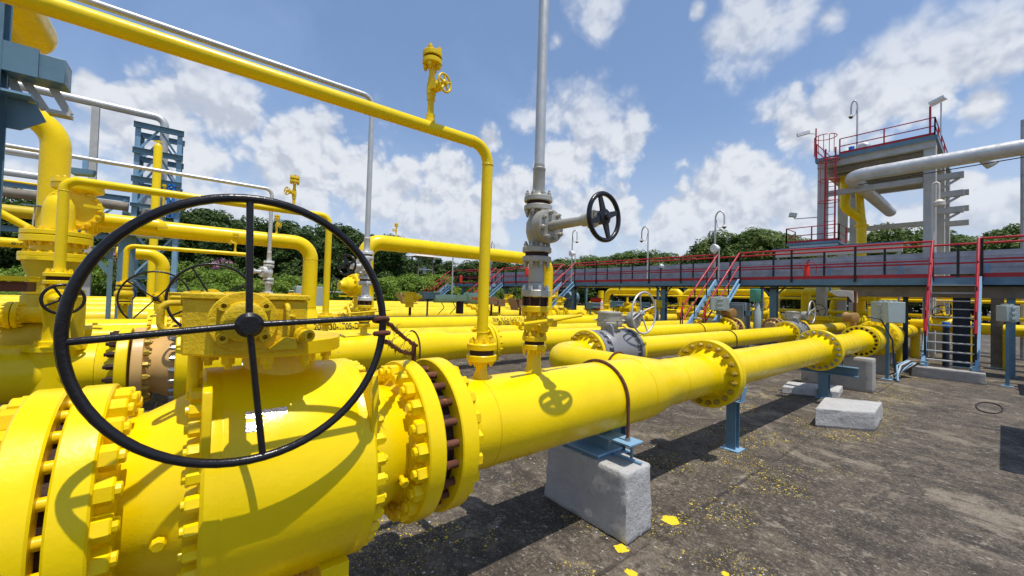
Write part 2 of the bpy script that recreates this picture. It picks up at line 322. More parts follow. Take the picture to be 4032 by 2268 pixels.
def bend(pts, r, seg=7):
    pts = [V(p) for p in pts]; out = [pts[0]]
    for i in range(1, len(pts) - 1):
        a, b, c = pts[i - 1], pts[i], pts[i + 1]
        d1, d2 = (a - b).normalized(), (c - b).normalized()
        ang = d1.angle(d2); t = r / math.tan(ang / 2)
        t = min(t, (a - b).length * 0.98, (c - b).length * 0.98); rr = t * math.tan(ang / 2)
        ctr = b + (d1 + d2).normalized() * (rr / math.sin(ang / 2))
        p0 = b + d1 * t; p1 = b + d2 * t
        v0, v1 = p0 - ctr, p1 - ctr; tot = v0.angle(v1); axis = v0.cross(v1).normalized()
        for k in range(seg + 1):
            out.append(ctr + Matrix.Rotation(tot * k / seg, 3, axis) @ v0)
    out.append(pts[-1])
    return out

class MB:
    def __init__(s): s.v = []; s.f = []
    def add(s, vs, fs):
        o = len(s.v); s.v += [V(p) for p in vs]; s.f += [tuple(i + o for i in f) for f in fs]; return s
    def box(s, x0, x1, y0, y1, z0, z1):
        return s.add([(x0, y0, z0), (x1, y0, z0), (x1, y1, z0), (x0, y1, z0), (x0, y0, z1), (x1, y0, z1), (x1, y1, z1), (x0, y1, z1)],
                     [(3, 2, 1, 0), (4, 5, 6, 7), (0, 1, 5, 4), (1, 2, 6, 5), (2, 3, 7, 6), (3, 0, 4, 7)])
    def bar(s, p, q, w, h, up=(0, 0, 1)):
        p, q = V(p), V(q); d = (q - p).normalized(); sd = d.cross(V(up))
        if sd.length < 1e-4: sd = d.cross(V((1, 0, 0)))
        sd.normalize(); u = sd.cross(d).normalized()
        vs = [e + sd * (a * w / 2) + u * (b * h / 2) for e in (p, q) for a, b in ((-1, -1), (1, -1), (1, 1), (-1, 1))]
        return s.add(vs, [(3, 2, 1, 0), (4, 5, 6, 7), (0, 1, 5, 4), (1, 2, 6, 5), (2, 3, 7, 6), (3, 0, 4, 7)])
    def ibeam(s, p, q, w, h, t=0.012, up=(0, 0, 1)):
        p, q = V(p), V(q); d = (q - p).normalized(); sd = d.cross(V(up))
        if sd.length < 1e-4: sd = d.cross(V((1, 0, 0)))
        sd.normalize(); u = sd.cross(d).normalized()
        pr = [(-w/2, -h/2), (w/2, -h/2), (w/2, -h/2+t), (t/2, -h/2+t), (t/2, h/2-t), (w/2, h/2-t), (w/2, h/2), (-w/2, h/2), (-w/2, h/2-t), (-t/2, h/2-t), (-t/2, -h/2+t), (-w/2, -h/2+t)]
        n = len(pr); vs = [e + sd * a + u * b for e in (p, q) for a, b in pr]
        return s.add(vs, [tuple(range(n - 1, -1, -1)), tuple(range(n, 2 * n))] + [(i, (i + 1) % n, n + (i + 1) % n, n + i) for i in range(n)])
    def lathe(s, p, ax, prof, n=32, caps=True, a0=0.0, a1=None):
        p = V(p); ax, u, w = frame(ax); full = a1 is None
        a1 = 2 * PI if full else a1; m = n if full else n + 1
        vs = []
        for t, r in prof:
            for k in range(m):
                a = a0 + (a1 - a0) * k / n
                vs.append(p + ax * t + (u * math.cos(a) + w * math.sin(a)) * r)
        fs = []
        for i in range(len(prof) - 1):
            for k in range(n):
                k2 = (k + 1) % m
                fs.append((i * m + k, i * m + k2, (i + 1) * m + k2, (i + 1) * m + k))
        if caps and full:
            fs.append(tuple(range(m - 1, -1, -1))); fs.append(tuple((len(prof) - 1) * m + k for k in range(m)))
        return s.add(vs, fs)
    def cyl(s, p, q, r, n=20, r2=None):
        p, q = V(p), V(q)
        return s.lathe(p, q - p, [(0, r), ((q - p).length, r if r2 is None else r2)], n)
    def ring(s, p, ax, ri, ro, th, n=40, ch=0.0):
        # a flat ring with a hole: closed profile
        p = V(p); ax, u, w = frame(ax)
        prof = [(0, ri), (0, ro - ch), (ch, ro), (th - ch, ro), (th, ro - ch), (th, ri)] if ch else [(0, ri), (0, ro), (th, ro), (th, ri)]
        m = len(prof); vs = []; fs = []
        for k in range(n):
            a = 2 * PI * k / n; e = u * math.cos(a) + w * math.sin(a)
            vs += [p + ax * t + e * r for t, r in prof]
        for k in range(n):
            k2 = (k + 1) % n
            for i in range(m):
                j = (i + 1) % m
                fs.append((k * m + i, k2 * m + i, k2 * m + j, k * m + j))
        return s.add(vs, fs)
    def torus(s, c, ax, R, r, n=64, m=12, a0=0.0, a1=None):
        c = V(c); ax, u, w = frame(ax); full = a1 is None; a1 = 2 * PI if full else a1
        pts = [c + (u * math.cos(a) + w * math.sin(a)) * R for a in [a0 + (a1 - a0) * k / n for k in range(n if full else n + 1)]]
        return s.tube(pts, r, m, closed=full)
    def tube(s, pts, r, n=20, closed=False, caps=True):
        pts = [V(p) for p in pts]; L = len(pts); rs = r if isinstance(r, (list, tuple)) else [r] * L
        tan = []
        for i in range(L):
            a = pts[i - 1] if (i > 0 or closed) else pts[i]; b = pts[(i + 1) % L] if (i < L - 1 or closed) else pts[i]
            tan.append((b - a).normalized())
        _, u, _ = frame(tan[0]); vs = []
        for i in range(L):
            u = (u - tan[i] * u.dot(tan[i])).normalized(); w = tan[i].cross(u)
            for k in range(n):
                a = 2 * PI * k / n; vs.append(pts[i] + (u * math.cos(a) + w * math.sin(a)) * rs[i])
        fs = []
        for i in range(L if closed else L - 1):
            i2 = (i + 1) % L
            for k in range(n):
                k2 = (k + 1) % n; fs.append((i * n + k, i * n + k2, i2 * n + k2, i2 * n + k))
        if caps and not closed:
            fs.append(tuple(range(n - 1, -1, -1))); fs.append(tuple((L - 1) * n + k for k in range(n)))
        return s.add(vs, fs)
    def prism(s, poly, ax, h):
        ax = V(ax); n = len(poly); poly = [V(p) for p in poly]
        return s.add(poly + [p + ax * h for p in poly], [tuple(range(n - 1, -1, -1)), tuple(range(n, 2 * n))] + [(i, (i + 1) % n, n + (i + 1) % n, n + i) for i in range(n)])
    def dome(s, p, ax, r, h, n=24, k=7):
        return s.lathe(p, ax, [(h * math.sin(a), max(r * math.cos(a), 1e-4)) for a in [PI / 2 * i / k for i in range(k + 1)]], n)
    def mesh(s, name, mat, off=V((0, 0, 0)), sharp=38):
        me = bpy.data.meshes.new(name)
        me.from_pydata([p - off for p in s.v], [], s.f)
        me.materials.append(mat)
        if sharp:
            me.polygons.foreach_set('use_smooth', [True] * len(me.polygons))
            me.set_sharp_from_angle(angle=math.radians(sharp))
        me.update()
        return me
    def build(s, name, mat, parent=None, label=None, cat=None, group=None, kind=None, sharp=38, bevel=0.0, origin=None):
        mat = M[mat] if isinstance(mat, str) else mat
        off = W[parent.name] if parent else (V(origin) if origin is not None else V((0, 0, 0)))
        o = bpy.data.objects.new(name, s.mesh(name, mat, off, sharp)); COL.objects.link(o)
        if parent: o.parent = parent; W[o.name] = off
        else: o.location = off; W[o.name] = off
        if label: o['label'] = label
        if cat: o['category'] = cat
        if group: o['group'] = group
        if kind: o['kind'] = kind
        if bevel:
            bm = o.modifiers.new('bevel', 'BEVEL'); bm.width = bevel; bm.segments = 2; bm.limit_method = 'ANGLE'; bm.angle_limit = math.radians(40)
        return o

def thing(name, label, cat, loc=(0, 0, 0), group=None):
    o = bpy.data.objects.new(name, None); COL.objects.link(o); o.empty_display_size = 0.1
    o.location = loc; W[o.name] = V(loc)
    o['label'] = label; o['category'] = cat
    if group: o['group'] = group
    return o

def copy_thing(src, delta, label, group=None):
    def rec(o, par):
        c = o.copy(); COL.objects.link(c)
        if par is not None: c.parent = par
        for ch in o.children: rec(ch, c)
        return c
    r = rec(src, None); r.location = src.location + V(delta); W[r.name] = W[src.name] + V(delta)
    r['label'] = label
    if group: r['group'] = group
    return r

NUTS = {}
def nut_mesh(r, h, mat, stud):
    key = (round(r, 4), round(h, 4), mat, stud)
    if key not in NUTS:
        b = MB()
        hexp = [(r * math.cos(PI / 3 * k), r * math.sin(PI / 3 * k)) for k in range(6)]
        b.lathe((0, 0, 0), (0, 0, 1), [(0, r), (h * 0.88, r), (h, r * 0.86)], 6)
        if stud: b.lathe((0, 0, h), (0, 0, 1), [(0, r * 0.56), (h * stud, r * 0.56), (h * stud + r * 0.08, r * 0.45)], 10)
        NUTS[key] = b.mesh('nut', M[mat], sharp=30)
    return NUTS[key]

def nut_ring(parent, p, ax, bc, n, r, h, mat, stud=0.35, a0=0.0, name='nut'):
    """n nuts on a bolt circle, each an object of its own under PARENT"""
    p = V(p); ax, u, w = frame(ax); me = nut_mesh(r, h, mat, stud); off = W[parent.name]
    for k in range(n):
        a = a0 + 2 * PI * k / n
        e = u * math.cos(a) + w * math.sin(a)
        o = bpy.data.objects.new(name, me); COL.objects.link(o); o.parent = parent
        t = Matrix((e, ax.cross(e), ax)).transposed().to_4x4(); t.translation = p + e * bc - off
        o.matrix_basis = t @ Matrix.Rotation(rnd.uniform(0, PI / 3), 4, 'Z')

def flange(parent, p, ax, R, th, rp, hub=0.1, n=20, nr=0.025, mat='yellow', nmat='boltgold', bc=None, nh=None, stud=0.35, nuts=True, name='flange', seg=56, merged=False):
    """weld-neck flange: p is the mating face, ax points out of the mating face; nuts stand on the back"""
    ax = V(ax).normalized(); b = MB(); c = min(0.006, th * 0.12)
    rh = rp * 1.22
    b.lathe(p, -ax, [(0, R - c), (c, R), (th - c, R), (th, R - c), (th + 0.001, rh), (th + hub * 0.55, rp * 1.06), (th + hub, rp + 0.001)], seg)
    bc = bc or (R + rh) / 2
    nh = nh or nr * 1.5
    if merged:
        a_, u, w = frame(-ax)
        for k in range(n):
            e = u * math.cos(2 * PI * k / n) + w * math.sin(2 * PI * k / n)
            b.lathe(V(p) - ax * th + e * bc, -ax, [(0, nr), (nh, nr)], 6)
    o = b.build(name, mat, parent)
    if nuts and not merged: nut_ring(o, V(p) - ax * th, -ax, bc, n, nr, nh, nmat, stud, PI / n)
    return o

def weld(parent, p, ax, r, mat='yellow_thick', w=0.007):
    return MB().torus(p, ax, r, w, 48, 6).build('weld_bead', mat, parent)

def handwheel(parent, c, ax, R, r, ns, mat, rs=None, hub=None, a0=0.4, dish=0.0, name='handwheel', hubc=None, ends=None):
    ax = V(ax).normalized(); c = V(c); b = MB(); b.torus(c, ax, R, r, 64, 12)
    rs = rs or r * 0.75; hub = hub or R * 0.16; _, u, w = frame(ax)
    hc = V(hubc) if hubc is not None else c - ax * dish
    if ends:
        for e in ends: b.tube([hc, e], rs, 12)
    else:
        for k in range(ns):
            a = a0 + 2 * PI * k / ns; b.tube([hc, c + (u * math.cos(a) + w * math.sin(a)) * R], rs, 10)
    b.lathe(hc - ax * hub * 0.55, ax, [(0, hub * 0.75), (hub * 0.25, hub), (hub * 0.8, hub), (hub * 1.1, hub * 0.7)], 18)
    return b.build(name, mat, parent)

def flange_pair(parent, p, ax, R, th, gap, rp, n=8, nr=0.012, mat='yellow', gmat='darkrust', matb=None, merged=False, hub=0.04, stud=0.6, nmat=None):
    """two flanges face to face across p, nuts on both backs, the dark joint between"""
    p = V(p); ax = V(ax).normalized(); nm = nmat or mat
    f1 = flange(parent, p - ax * gap / 2, ax, R, th, rp, hub, n, nr, mat, nm, merged=merged, seg=36, stud=stud)
    f2 = flange(parent, p + ax * gap / 2, -ax, R, th, rp, hub, n, nr, matb or mat, matb or nm, merged=merged, seg=36, stud=stud)
    MB().cyl(p - ax * gap / 2, p + ax * gap / 2, R * 0.80, 28).build('gasket', gmat, parent)
    return f1, f2
# ---------------------------------------------------------------- ground
g = MB(); g.add([(-300, -300, 0), (500, -300, 0), (500, 400, 0), (-300, 400, 0)], [(0, 1, 2, 3)])
g.build('ground', 'ground', kind='structure', sharp=0)

# ---------------------------------------------------------------- the large ball valve with the big black wheel (one builder, three sizes of use)
def big_valve(cx, y, z, label, mat='yellow', endmat=None, near=True, wheel=None, gear_mat='yellow_peel', flip=1, group=None, R=0.42, nmat=None):
    t = thing('ball_valve', label, 'valve', (cx, y, 0), group)
    em = endmat or mat; nm = nmat or mat
    k = R / 0.42
    b = MB(); h = 0.272 * k
    b.lathe((cx - h, y, z), (1, 0, 0), [(0, R - .01), (.01, R), (.05, R), (.053, R - .0018), (.056, R - .0018), (.06, R), (2*h - .06, R), (2*h - .057, R - .0018), (2*h - .053, R - .0018), (2*h - .05, R), (2*h - .01, R), (2*h, R - .01)], 96)
    body = b.build('valve_body', mat, t)
    for s in (-1, 1):
        e = MB()
        e.lathe((cx + s * h, y, z), (s, 0, 0), [(0, .335 * k), (.05, .322 * k), (.15, .275 * k), (.235 * k, .262 * k)], 64)
        ad = e.build('end_adapter', em, t)
        nut_ring(ad, (cx + s * h, y, z), (s, 0, 0), .385 * k, 32 if near else 22, .025 if near else .026, .036, nm, 0.22)
        pm = V((cx + s * (h + .318 * k), y, z))
        f = flange(t, pm, (s, 0, 0), .388 * k, .084, .262 * k, .05, 22 if near else 18, .039 if near else .03, em, nm if near else 'boltgold', bc=.334 * k, nh=.042, stud=0.28)
    # stem neck, mounting disc, gearbox
    sx, sy = cx - .012, y; mx_, my_ = (cx - .055, y - .07) if near else (sx, sy); mr = .25 if near else .212
    g = MB(); g.lathe((sx, sy, z + R - .045), (0, 0, 1), [(0, .145), (.04, .133), (.125, .133)], 40); nk = g.build('stem_neck', mat, t)
    zt = z + R + .076
    g = MB(); g.lathe((mx_, my_, zt), (0, 0, 1), [(0, mr - .004), (.004, mr), (.05, mr), (.055, mr - .005)], 64); ds = g.build('mounting_disc', 'yellow_thick' if near else mat, t)
    nut_ring(ds, (mx_, my_, zt), (0, 0, -1), mr - .045, 10, .022, .03, mat, 0.5, .2)
    gx = cx - .305
    P = [(gx - .031, y - .235), (gx + .049, y - .32), (gx + .325, y - .32), (gx + .325, y + .2), (gx + .27, y + .28), (gx + .03, y + .28), (gx - .031, y + .2)]
    g = MB(); g.prism([(a, c, z + .509) for a, c in P], (0, 0, 1), .188)
    gb = g.build('gearbox', gear_mat, t, bevel=.008)
    g = MB(); cxm, cym = gx + .15, y + .02
    g.prism([(cxm + (a - cxm) * 1.03, cym + (c - cym) * 1.03, z + .6975) for a, c in P], (0, 0, 1), .018)
    g.build('lid', gear_mat, gb, bevel=.003)
    if near:
        for a, c in ((.0, -.20), (.09, -.29), (.19, -.29), (.29, -.29), (.31, -.1)):
            MB().lathe((gx + a, y + c, z + .7155), (0, 0, 1), [(0, .016), (.007, .015)], 8).build('lid_bolt', gear_mat, gb)
    wl = wheel
    wz = z + wl['dz']; wx = gx + wl['dx']; fy = y - .32
    g = MB(); g.lathe((wx, fy + .002, wz), (0, -1, 0), [(0, .100), (.012, .100), (.015, .097), (.015, .068), (.045, .064), (.05, .056), (.05, .036)], 44)
    bo = g.build('worm_cover', gear_mat, gb)
    for sxn in (-1, 1):
        for szn in (-1, 1):
            q = V((wx + sxn * .058, fy - .016, wz + szn * .052))
            MB().ring(q, (0, -1, 0), .008, .017, .026, 14).build('socket_screw', gear_mat, gb)
    if near:
        MB().torus((gx + .255, fy - .012, wz + .02), (0.3, 0, 1), .024, .008, 20, 8, 0, PI * 1.25).build('lifting_eye', gear_mat, gb)
        MB().tube(bend([(gx + .255, fy, wz + .055), (gx + .255, fy - .035, wz + .055), (gx + .258, fy - .035, wz - .01)], .02, 6), .0085, 10).build('lifting_eye', gear_mat, gb)
        MB().tube(bend([(gx - .025, y - .2, wz + .055), (gx - .085, y - .21, wz + .055), (gx - .085, y - .21, wz - .035), (gx - .025, y - .2, wz - .035)], .025, 6), .0105, 10).build('lifting_eye', gear_mat, gb)
        g = MB(); g.lathe((gx + .305, fy - .0, wz - .052), (.35, -1, 0), [(0, .028), (.02, .028), (.02, .021), (.055, .021), (.058, .019), (.058, .012), (.03, .011)], 20)
        g.build('grease_fitting', gear_mat, gb)
        g = MB(); g.prism([(gx + .2, fy - .002, wz - .10), (gx + .29, fy - .002, wz - .10), (gx + .285, fy - .002, wz - .062), (gx + .25, fy - .002, wz - .055)], (0, -1, 0), .035)
        g.build('stop_lug', gear_mat, gb, bevel=.004)
        for a, c in ((.005, -.10), (.02, .2), (.30, .2)):
            MB().cyl((gx + a, y + c, z + R - .08), (gx + a, y + c, z + .49), .018, 14).build('gearbox_leg', mat, t)
        # lifting lugs beside the bolted joints, foot, drain plugs, two foil labels on the body
        for s in (-1, 1):
            g = MB(); xx = cx + s * (h + .004)
            pr = [(y - .375, z + .10), (y - .30, z + .10), (y - .27, z + .32), (y - .285, z + .40), (y - .32, z + .425), (y - .36, z + .405), (y - .38, z + .33)]
            g.prism([(xx, a, c) for a, c in pr], (-s, 0, 0), .026)
            g.build('lifting_lug', 'yellow_thick', t, bevel=.004)
        g = MB(); g.box(cx + .1, cx + .2, y - .33, y + .33, 0.004, z - .31); g.box(cx - .2, cx - .1, y - .33, y + .33, 0.004, z - .31)
        g.box(cx - .28, cx + .28, y - .36, y + .36, .0, .004)
        g.build('foot', mat, t, bevel=.004)
        for px, an, rr in ((cx - .365, 188, .285), (cx + .43, 196, .268)):
            a = math.radians(an); d = V((0, math.cos(a), math.sin(a)))
            q = V((px, y, z)) + d * (rr - .01)
            MB().lathe(q, d, [(0, .012), (.045, .012), (.045, .02), (.062, .02), (.066, .016)], 8).build('drain_plug', 'yellow_thick', t)
        for an, x0, x1, w in ((134.6, -.155, -.03, 1.9), (140.8, -.158, -.105, 2.2)):
            g = MB(); g.lathe((cx + x0, y, z), (1, 0, 0), [(0, R + .0015), (x1 - x0, R + .0015)], 6, False, math.radians(an - w), math.radians(an + w))
            g.build('name_plate', 'foil', t)
    else:
        MB().box(cx - .12, cx + .12, y - .2, y + .2, 0.0, z - R + .04).build('foot', mat, t)
    wy = y - wl['dy']
    hc = V((wx, wy, wz))
    MB().cyl((wx, fy - .04, wz), (wx, wy, wz), .024, 18).build('worm_shaft', 'castgrey' if near else 'black', t)
    wc = V((wx + wl.get('ox', .0), wy, wz + wl.get('oz', 0)))
    ends = [hc + V(e) for e in wl['ends']] if 'ends' in wl else None
    handwheel(t, wc, (0, -1, 0), wl['R'], wl['r'], 4, 'black', rs=wl['r'] * .74, hub=.038, hubc=hc, ends=ends, a0=wl.get('a0', .4))
    return t

v1 = big_valve(.305, 1.92, .865, 'large glossy yellow ball valve with the biggest black handwheel, nearest the camera', wheel=dict(
    dx=.131, dz=.625, dy=.49, R=.396, r=.0132, ox=.015, oz=-.013, ends=[(-.012, 0, .382), (.405, 0, .019), (-.380, 0, -.035), (.05, 0, -.405)]))
rust_ring = MB().ring((.895, 1.92, .865), (1, 0, 0), .26, .3, .084, 48).build('spacer_ring', 'darkrust', v1)
nutm = []
for k in range(22):
    a = 2 * PI * (k + .5) / 22; d = V((0, math.cos(a), math.sin(a))) * .334
    MB().cyl(V((.894, 1.92, .865)) + d, V((.980, 1.92, .865)) + d, .0185, 14).build('stud', 'rust', v1)
MB().bar((.937, 1.995, 1.13), (.937, 2.005, 1.325), .03, .016, (1, 0, 0)).build('spacer_handle', 'rust', v1, bevel=.003)

# lock rope between wheel rim and spacer handle
def strand(p, q, sag, n=26, r=.008):
    p, q = V(p), V(q); return [p.lerp(q, i / n) + V((rnd.uniform(-.004, .004), rnd.uniform(-.004, .004), -sag * math.sin(PI * i / n) + rnd.uniform(-.004, .004))) for i in range(n + 1)]
rp = thing('rope', 'frayed brown rope tied from the biggest black handwheel to the rusty handle', 'rope', (.54, 1.44, 1.45))
for a, c in (((.535, 1.42, 1.515), (.942, 1.985, 1.318)), ((.55, 1.42, 1.425), (.925, 2.0, 1.275))):
    s_ = strand(a, c, .012); b = MB(); b.tube(s_, .0085, 8)
    o = b.build('rope_strand', 'ropefibre', rp)
    for q in s_[3:-2]:
        for _ in range(3):
            e = V((rnd.uniform(-.035, .035), rnd.uniform(-.02, .02), rnd.uniform(-.05, .03)))
            b2 = q + e
            if rnd.random() < .62:
                f_ = MB(); f_.tube([q, q.lerp(b2, .5) + V((0, 0, .006)), b2], [.0016, .0013, .0006], 4)
                nutm.append(f_)
fb = MB()
for f_ in nutm: fb.add(f_.v, f_.f)
fo = fb.build('rope_fringe', 'ropefibre', rp); fo['kind'] = 'stuff'
MB().torus((.535, 1.43, 1.50), (0, .3, 1), .024, .0085, 18, 8).build('rope_loop', 'ropefibre', rp)
MB().torus((.54, 1.43, 1.45), (0, .2, 1), .024, .0085, 18, 8).build('rope_loop', 'ropefibre', rp)

# ---------------------------------------------------------------- front line: three spools
def spool(label, path, R, cat='pipe', mat='yellow', group=None, loc=None, name='gas_pipe', n=48):
    p0 = V(path[0]); t = thing(name, label, cat, (p0.x, p0.y, 0) if loc is None else loc, group)
    MB().tube(path, R, n).build('pipe_run', mat, t)
    return t
LY, LZ = 1.92, .865
# left spool with flange L1
s0 = spool('short yellow pipe with thick flange left of the big wheel valve', [(-2.6, LY, LZ), (-.47, LY, LZ)], .254)
flange(s0, (-.308, LY, LZ), (1, 0, 0), .388, .084, .254, .09, 22, .039, 'yellow', 'yellow_thick', bc=.334, nh=.042)
MB().ring((-.3085, LY, LZ), (1, 0, 0), .2, .3155, .024, 48).build('gasket', 'darkrust', s0)  # gasket widened so its dark colour stands for shade in the gap
for k in range(22):
    a = 2 * PI * (k + .5) / 22; d = V((0, math.cos(a), math.sin(a))) * .334
    MB().cyl(V((-.31, LY, LZ)) + d, V((-.283, LY, LZ)) + d, .0185, 12).build('stud', 'yellow_thick', s0)
# first spool with reducer
s1 = thing('gas_pipe', 'thick yellow pipe narrowing at a reducer, crossed by a rust streaked strap', 'pipe', (2.2, LY, 0))
b = MB(); b.lathe((1.17, LY, LZ), (1, 0, 0), [(0, .254), (1.64, .254)], 72); b.build('pipe_run', 'yellow', s1)
b = MB(); b.lathe((2.81, LY, LZ), (1, 0, 0), [(0, .254), (.06, .253)] + [(.06 + .49 * i / 10, .203 + .05 * (1 + math.cos(PI * i / 10)) / 2) for i in range(1, 10)] + [(.55, .203), (.61, .203)], 72); b.build('reducer', 'yellow_chip', s1)
b = MB(); b.lathe((3.42, LY, LZ), (1, 0, 0), [(0, .203), (.64, .203)], 64); b.build('pipe_run', 'yellow', s1)
flange(s1, (.979, LY, LZ), (-1, 0, 0), .388, .09, .254, .10, 22, .039, 'yellow', 'yellow_thick', bc=.334, nh=.036, stud=.2)
flange(s1, (4.185, LY, LZ), (1, 0, 0), .343, .062, .203, .13, 20, .027, 'yellow', 'boltgold', bc=.29, nh=.04, stud=.7)
for x, r in ((1.3, .2535), (2.81, .2535), (3.42, .2025), (4.0, .2025)): weld(s1, (x, LY, LZ), (1, 0, 0), r, w=.0045)
s2 = thing('gas_pipe', 'scuffed straight yellow pipe with flanges at both ends, beyond the reducer', 'pipe', (6, LY, 0))
MB().lathe((4.33, LY, LZ), (1, 0, 0), [(0, .2), (3.6, .2)], 64).build('pipe_run', 'yellow', s2)
flange(s2, (4.192, LY, LZ), (-1, 0, 0), .343, .062, .2, .1, 20, .027, 'yellow', 'boltgold', bc=.29, nh=.04)
flange(s2, (8.085, LY, LZ), (1, 0, 0), .335, .06, .2, .12, 20, .026, 'yellow', 'boltgrey', bc=.285, nh=.035, stud=.8)
MB().cyl((4.184, LY, LZ), (4.193, LY, LZ), .30, 40).build('gasket', 'darkrust', s2)
s3 = thing('gas_pipe', 'short yellow pipe ending in a flange with empty bolt holes', 'pipe', (9.6, LY, 0))
MB().lathe((8.2, LY, LZ), (1, 0, 0), [(0, .2), (2.75, .2)], 64).build('pipe_run', 'yellow', s3)
flange(s3, (8.092, LY, LZ), (-1, 0, 0), .335, .06, .2, .1, 20, .026, 'yellow', 'boltgrey', bc=.285, nh=.035)
fE = flange(s3, (11.11, LY, LZ), (1, 0, 0), .33, .06, .2, .1, 20, .03, 'yellow', 'darkrust', bc=.275, nh=.002, stud=0, nuts=True)  # flat dark discs paint in the shade of empty bolt holes

# riser and long upper pipe
def riser_base(t, x, y, z0, zf, rs, rp, R=.088, th=.036, gap=.03, near=True, mat='yellow_thick'):
    b = MB(); b.lathe((x, y, z0 - .035), (0, 0, 1), [(0, rp * 2.0), (.04, rp * 1.55), (.075, rp * 1.12), (.09, rp), (zf - z0, rp)], 28); b.build('outlet_stub', mat, t)
    return flange_pair(t, (x, y, zf), (0, 0, 1), R, th, gap, rp, 8, .0125 if near else .016, mat, merged=not near, hub=.045, stud=.5)
ru = thing('gas_pipe', 'slim yellow pipe rising from the front line and running high across the sky', 'pipe', (1.326, LY, 0))
riser_base(ru, 1.326, LY, 1.115, 1.27, .03, .032)
MB().tube(bend([(1.326, LY, 1.32), (1.326, LY, 2.488), (-3.2, LY, 2.488)], .11, 10), .0325, 28).build('pipe_run', 'yellow', ru)
for p, a in (((1.326, LY, 1.385), (0, 0, 1)), ((1.326, LY, 2.375), (0, 0, 1)), ((1.21, LY, 2.488), (1, 0, 0))): weld(ru, p, a, .0325, w=.003)

def sample_valve(x, y, z, label, s=1.0, near=True, ax=(.32, -.95, 0)):
    t = thing('sample_valve', label, 'valve', (x, y, z), 'small vent valves on top of the yellow pipes'); m = 'yellow_thick' if near else 'yellow_far'
    b = MB(); b.lathe((x, y, z - .012), (0, 0, 1), [(0, .03 * s), (.03 * s, .024 * s), (.055 * s, .024 * s), (.058 * s, .017 * s), (.13 * s, .017 * s), (.132 * s, .022 * s), (.16 * s, .022 * s), (.162 * s, .025 * s), (.22 * s, .025 * s), (.222 * s, .02 * s), (.25 * s, .02 * s), (.25 * s, .0165 * s), (.335 * s, .0165 * s)], 22)
    b.build('valve_body', m, t)
    flange_pair(t, (x, y, z + .345 * s), (0, 0, 1), .052 * s, .027 * s, .012 * s, .017 * s, 4, .0135 * s, m, merged=not near, hub=.02 * s, stud=.4)
    ax = V(ax).normalized(); c = V((x, y, z + .19 * s))
    b = MB(); b.bar(c + ax * .01 * s, c + ax * .05 * s, .048 * s, .042 * s); b.lathe(c + ax * .05 * s, ax, [(0, .02 * s), (.015 * s, .016 * s), (.03 * s, .011 * s), (.06 * s, .009 * s)], 14)
    b.build('bonnet', m, t)
    handwheel(t, c + ax * .095 * s, ax, .045 * s, .0062 * s, 5, m, rs=.0055 * s, hub=.017 * s)
    return t
sample_valve(.946, LY, 2.515, 'small yellow gate valve under a bolted flange, high against open blue sky')

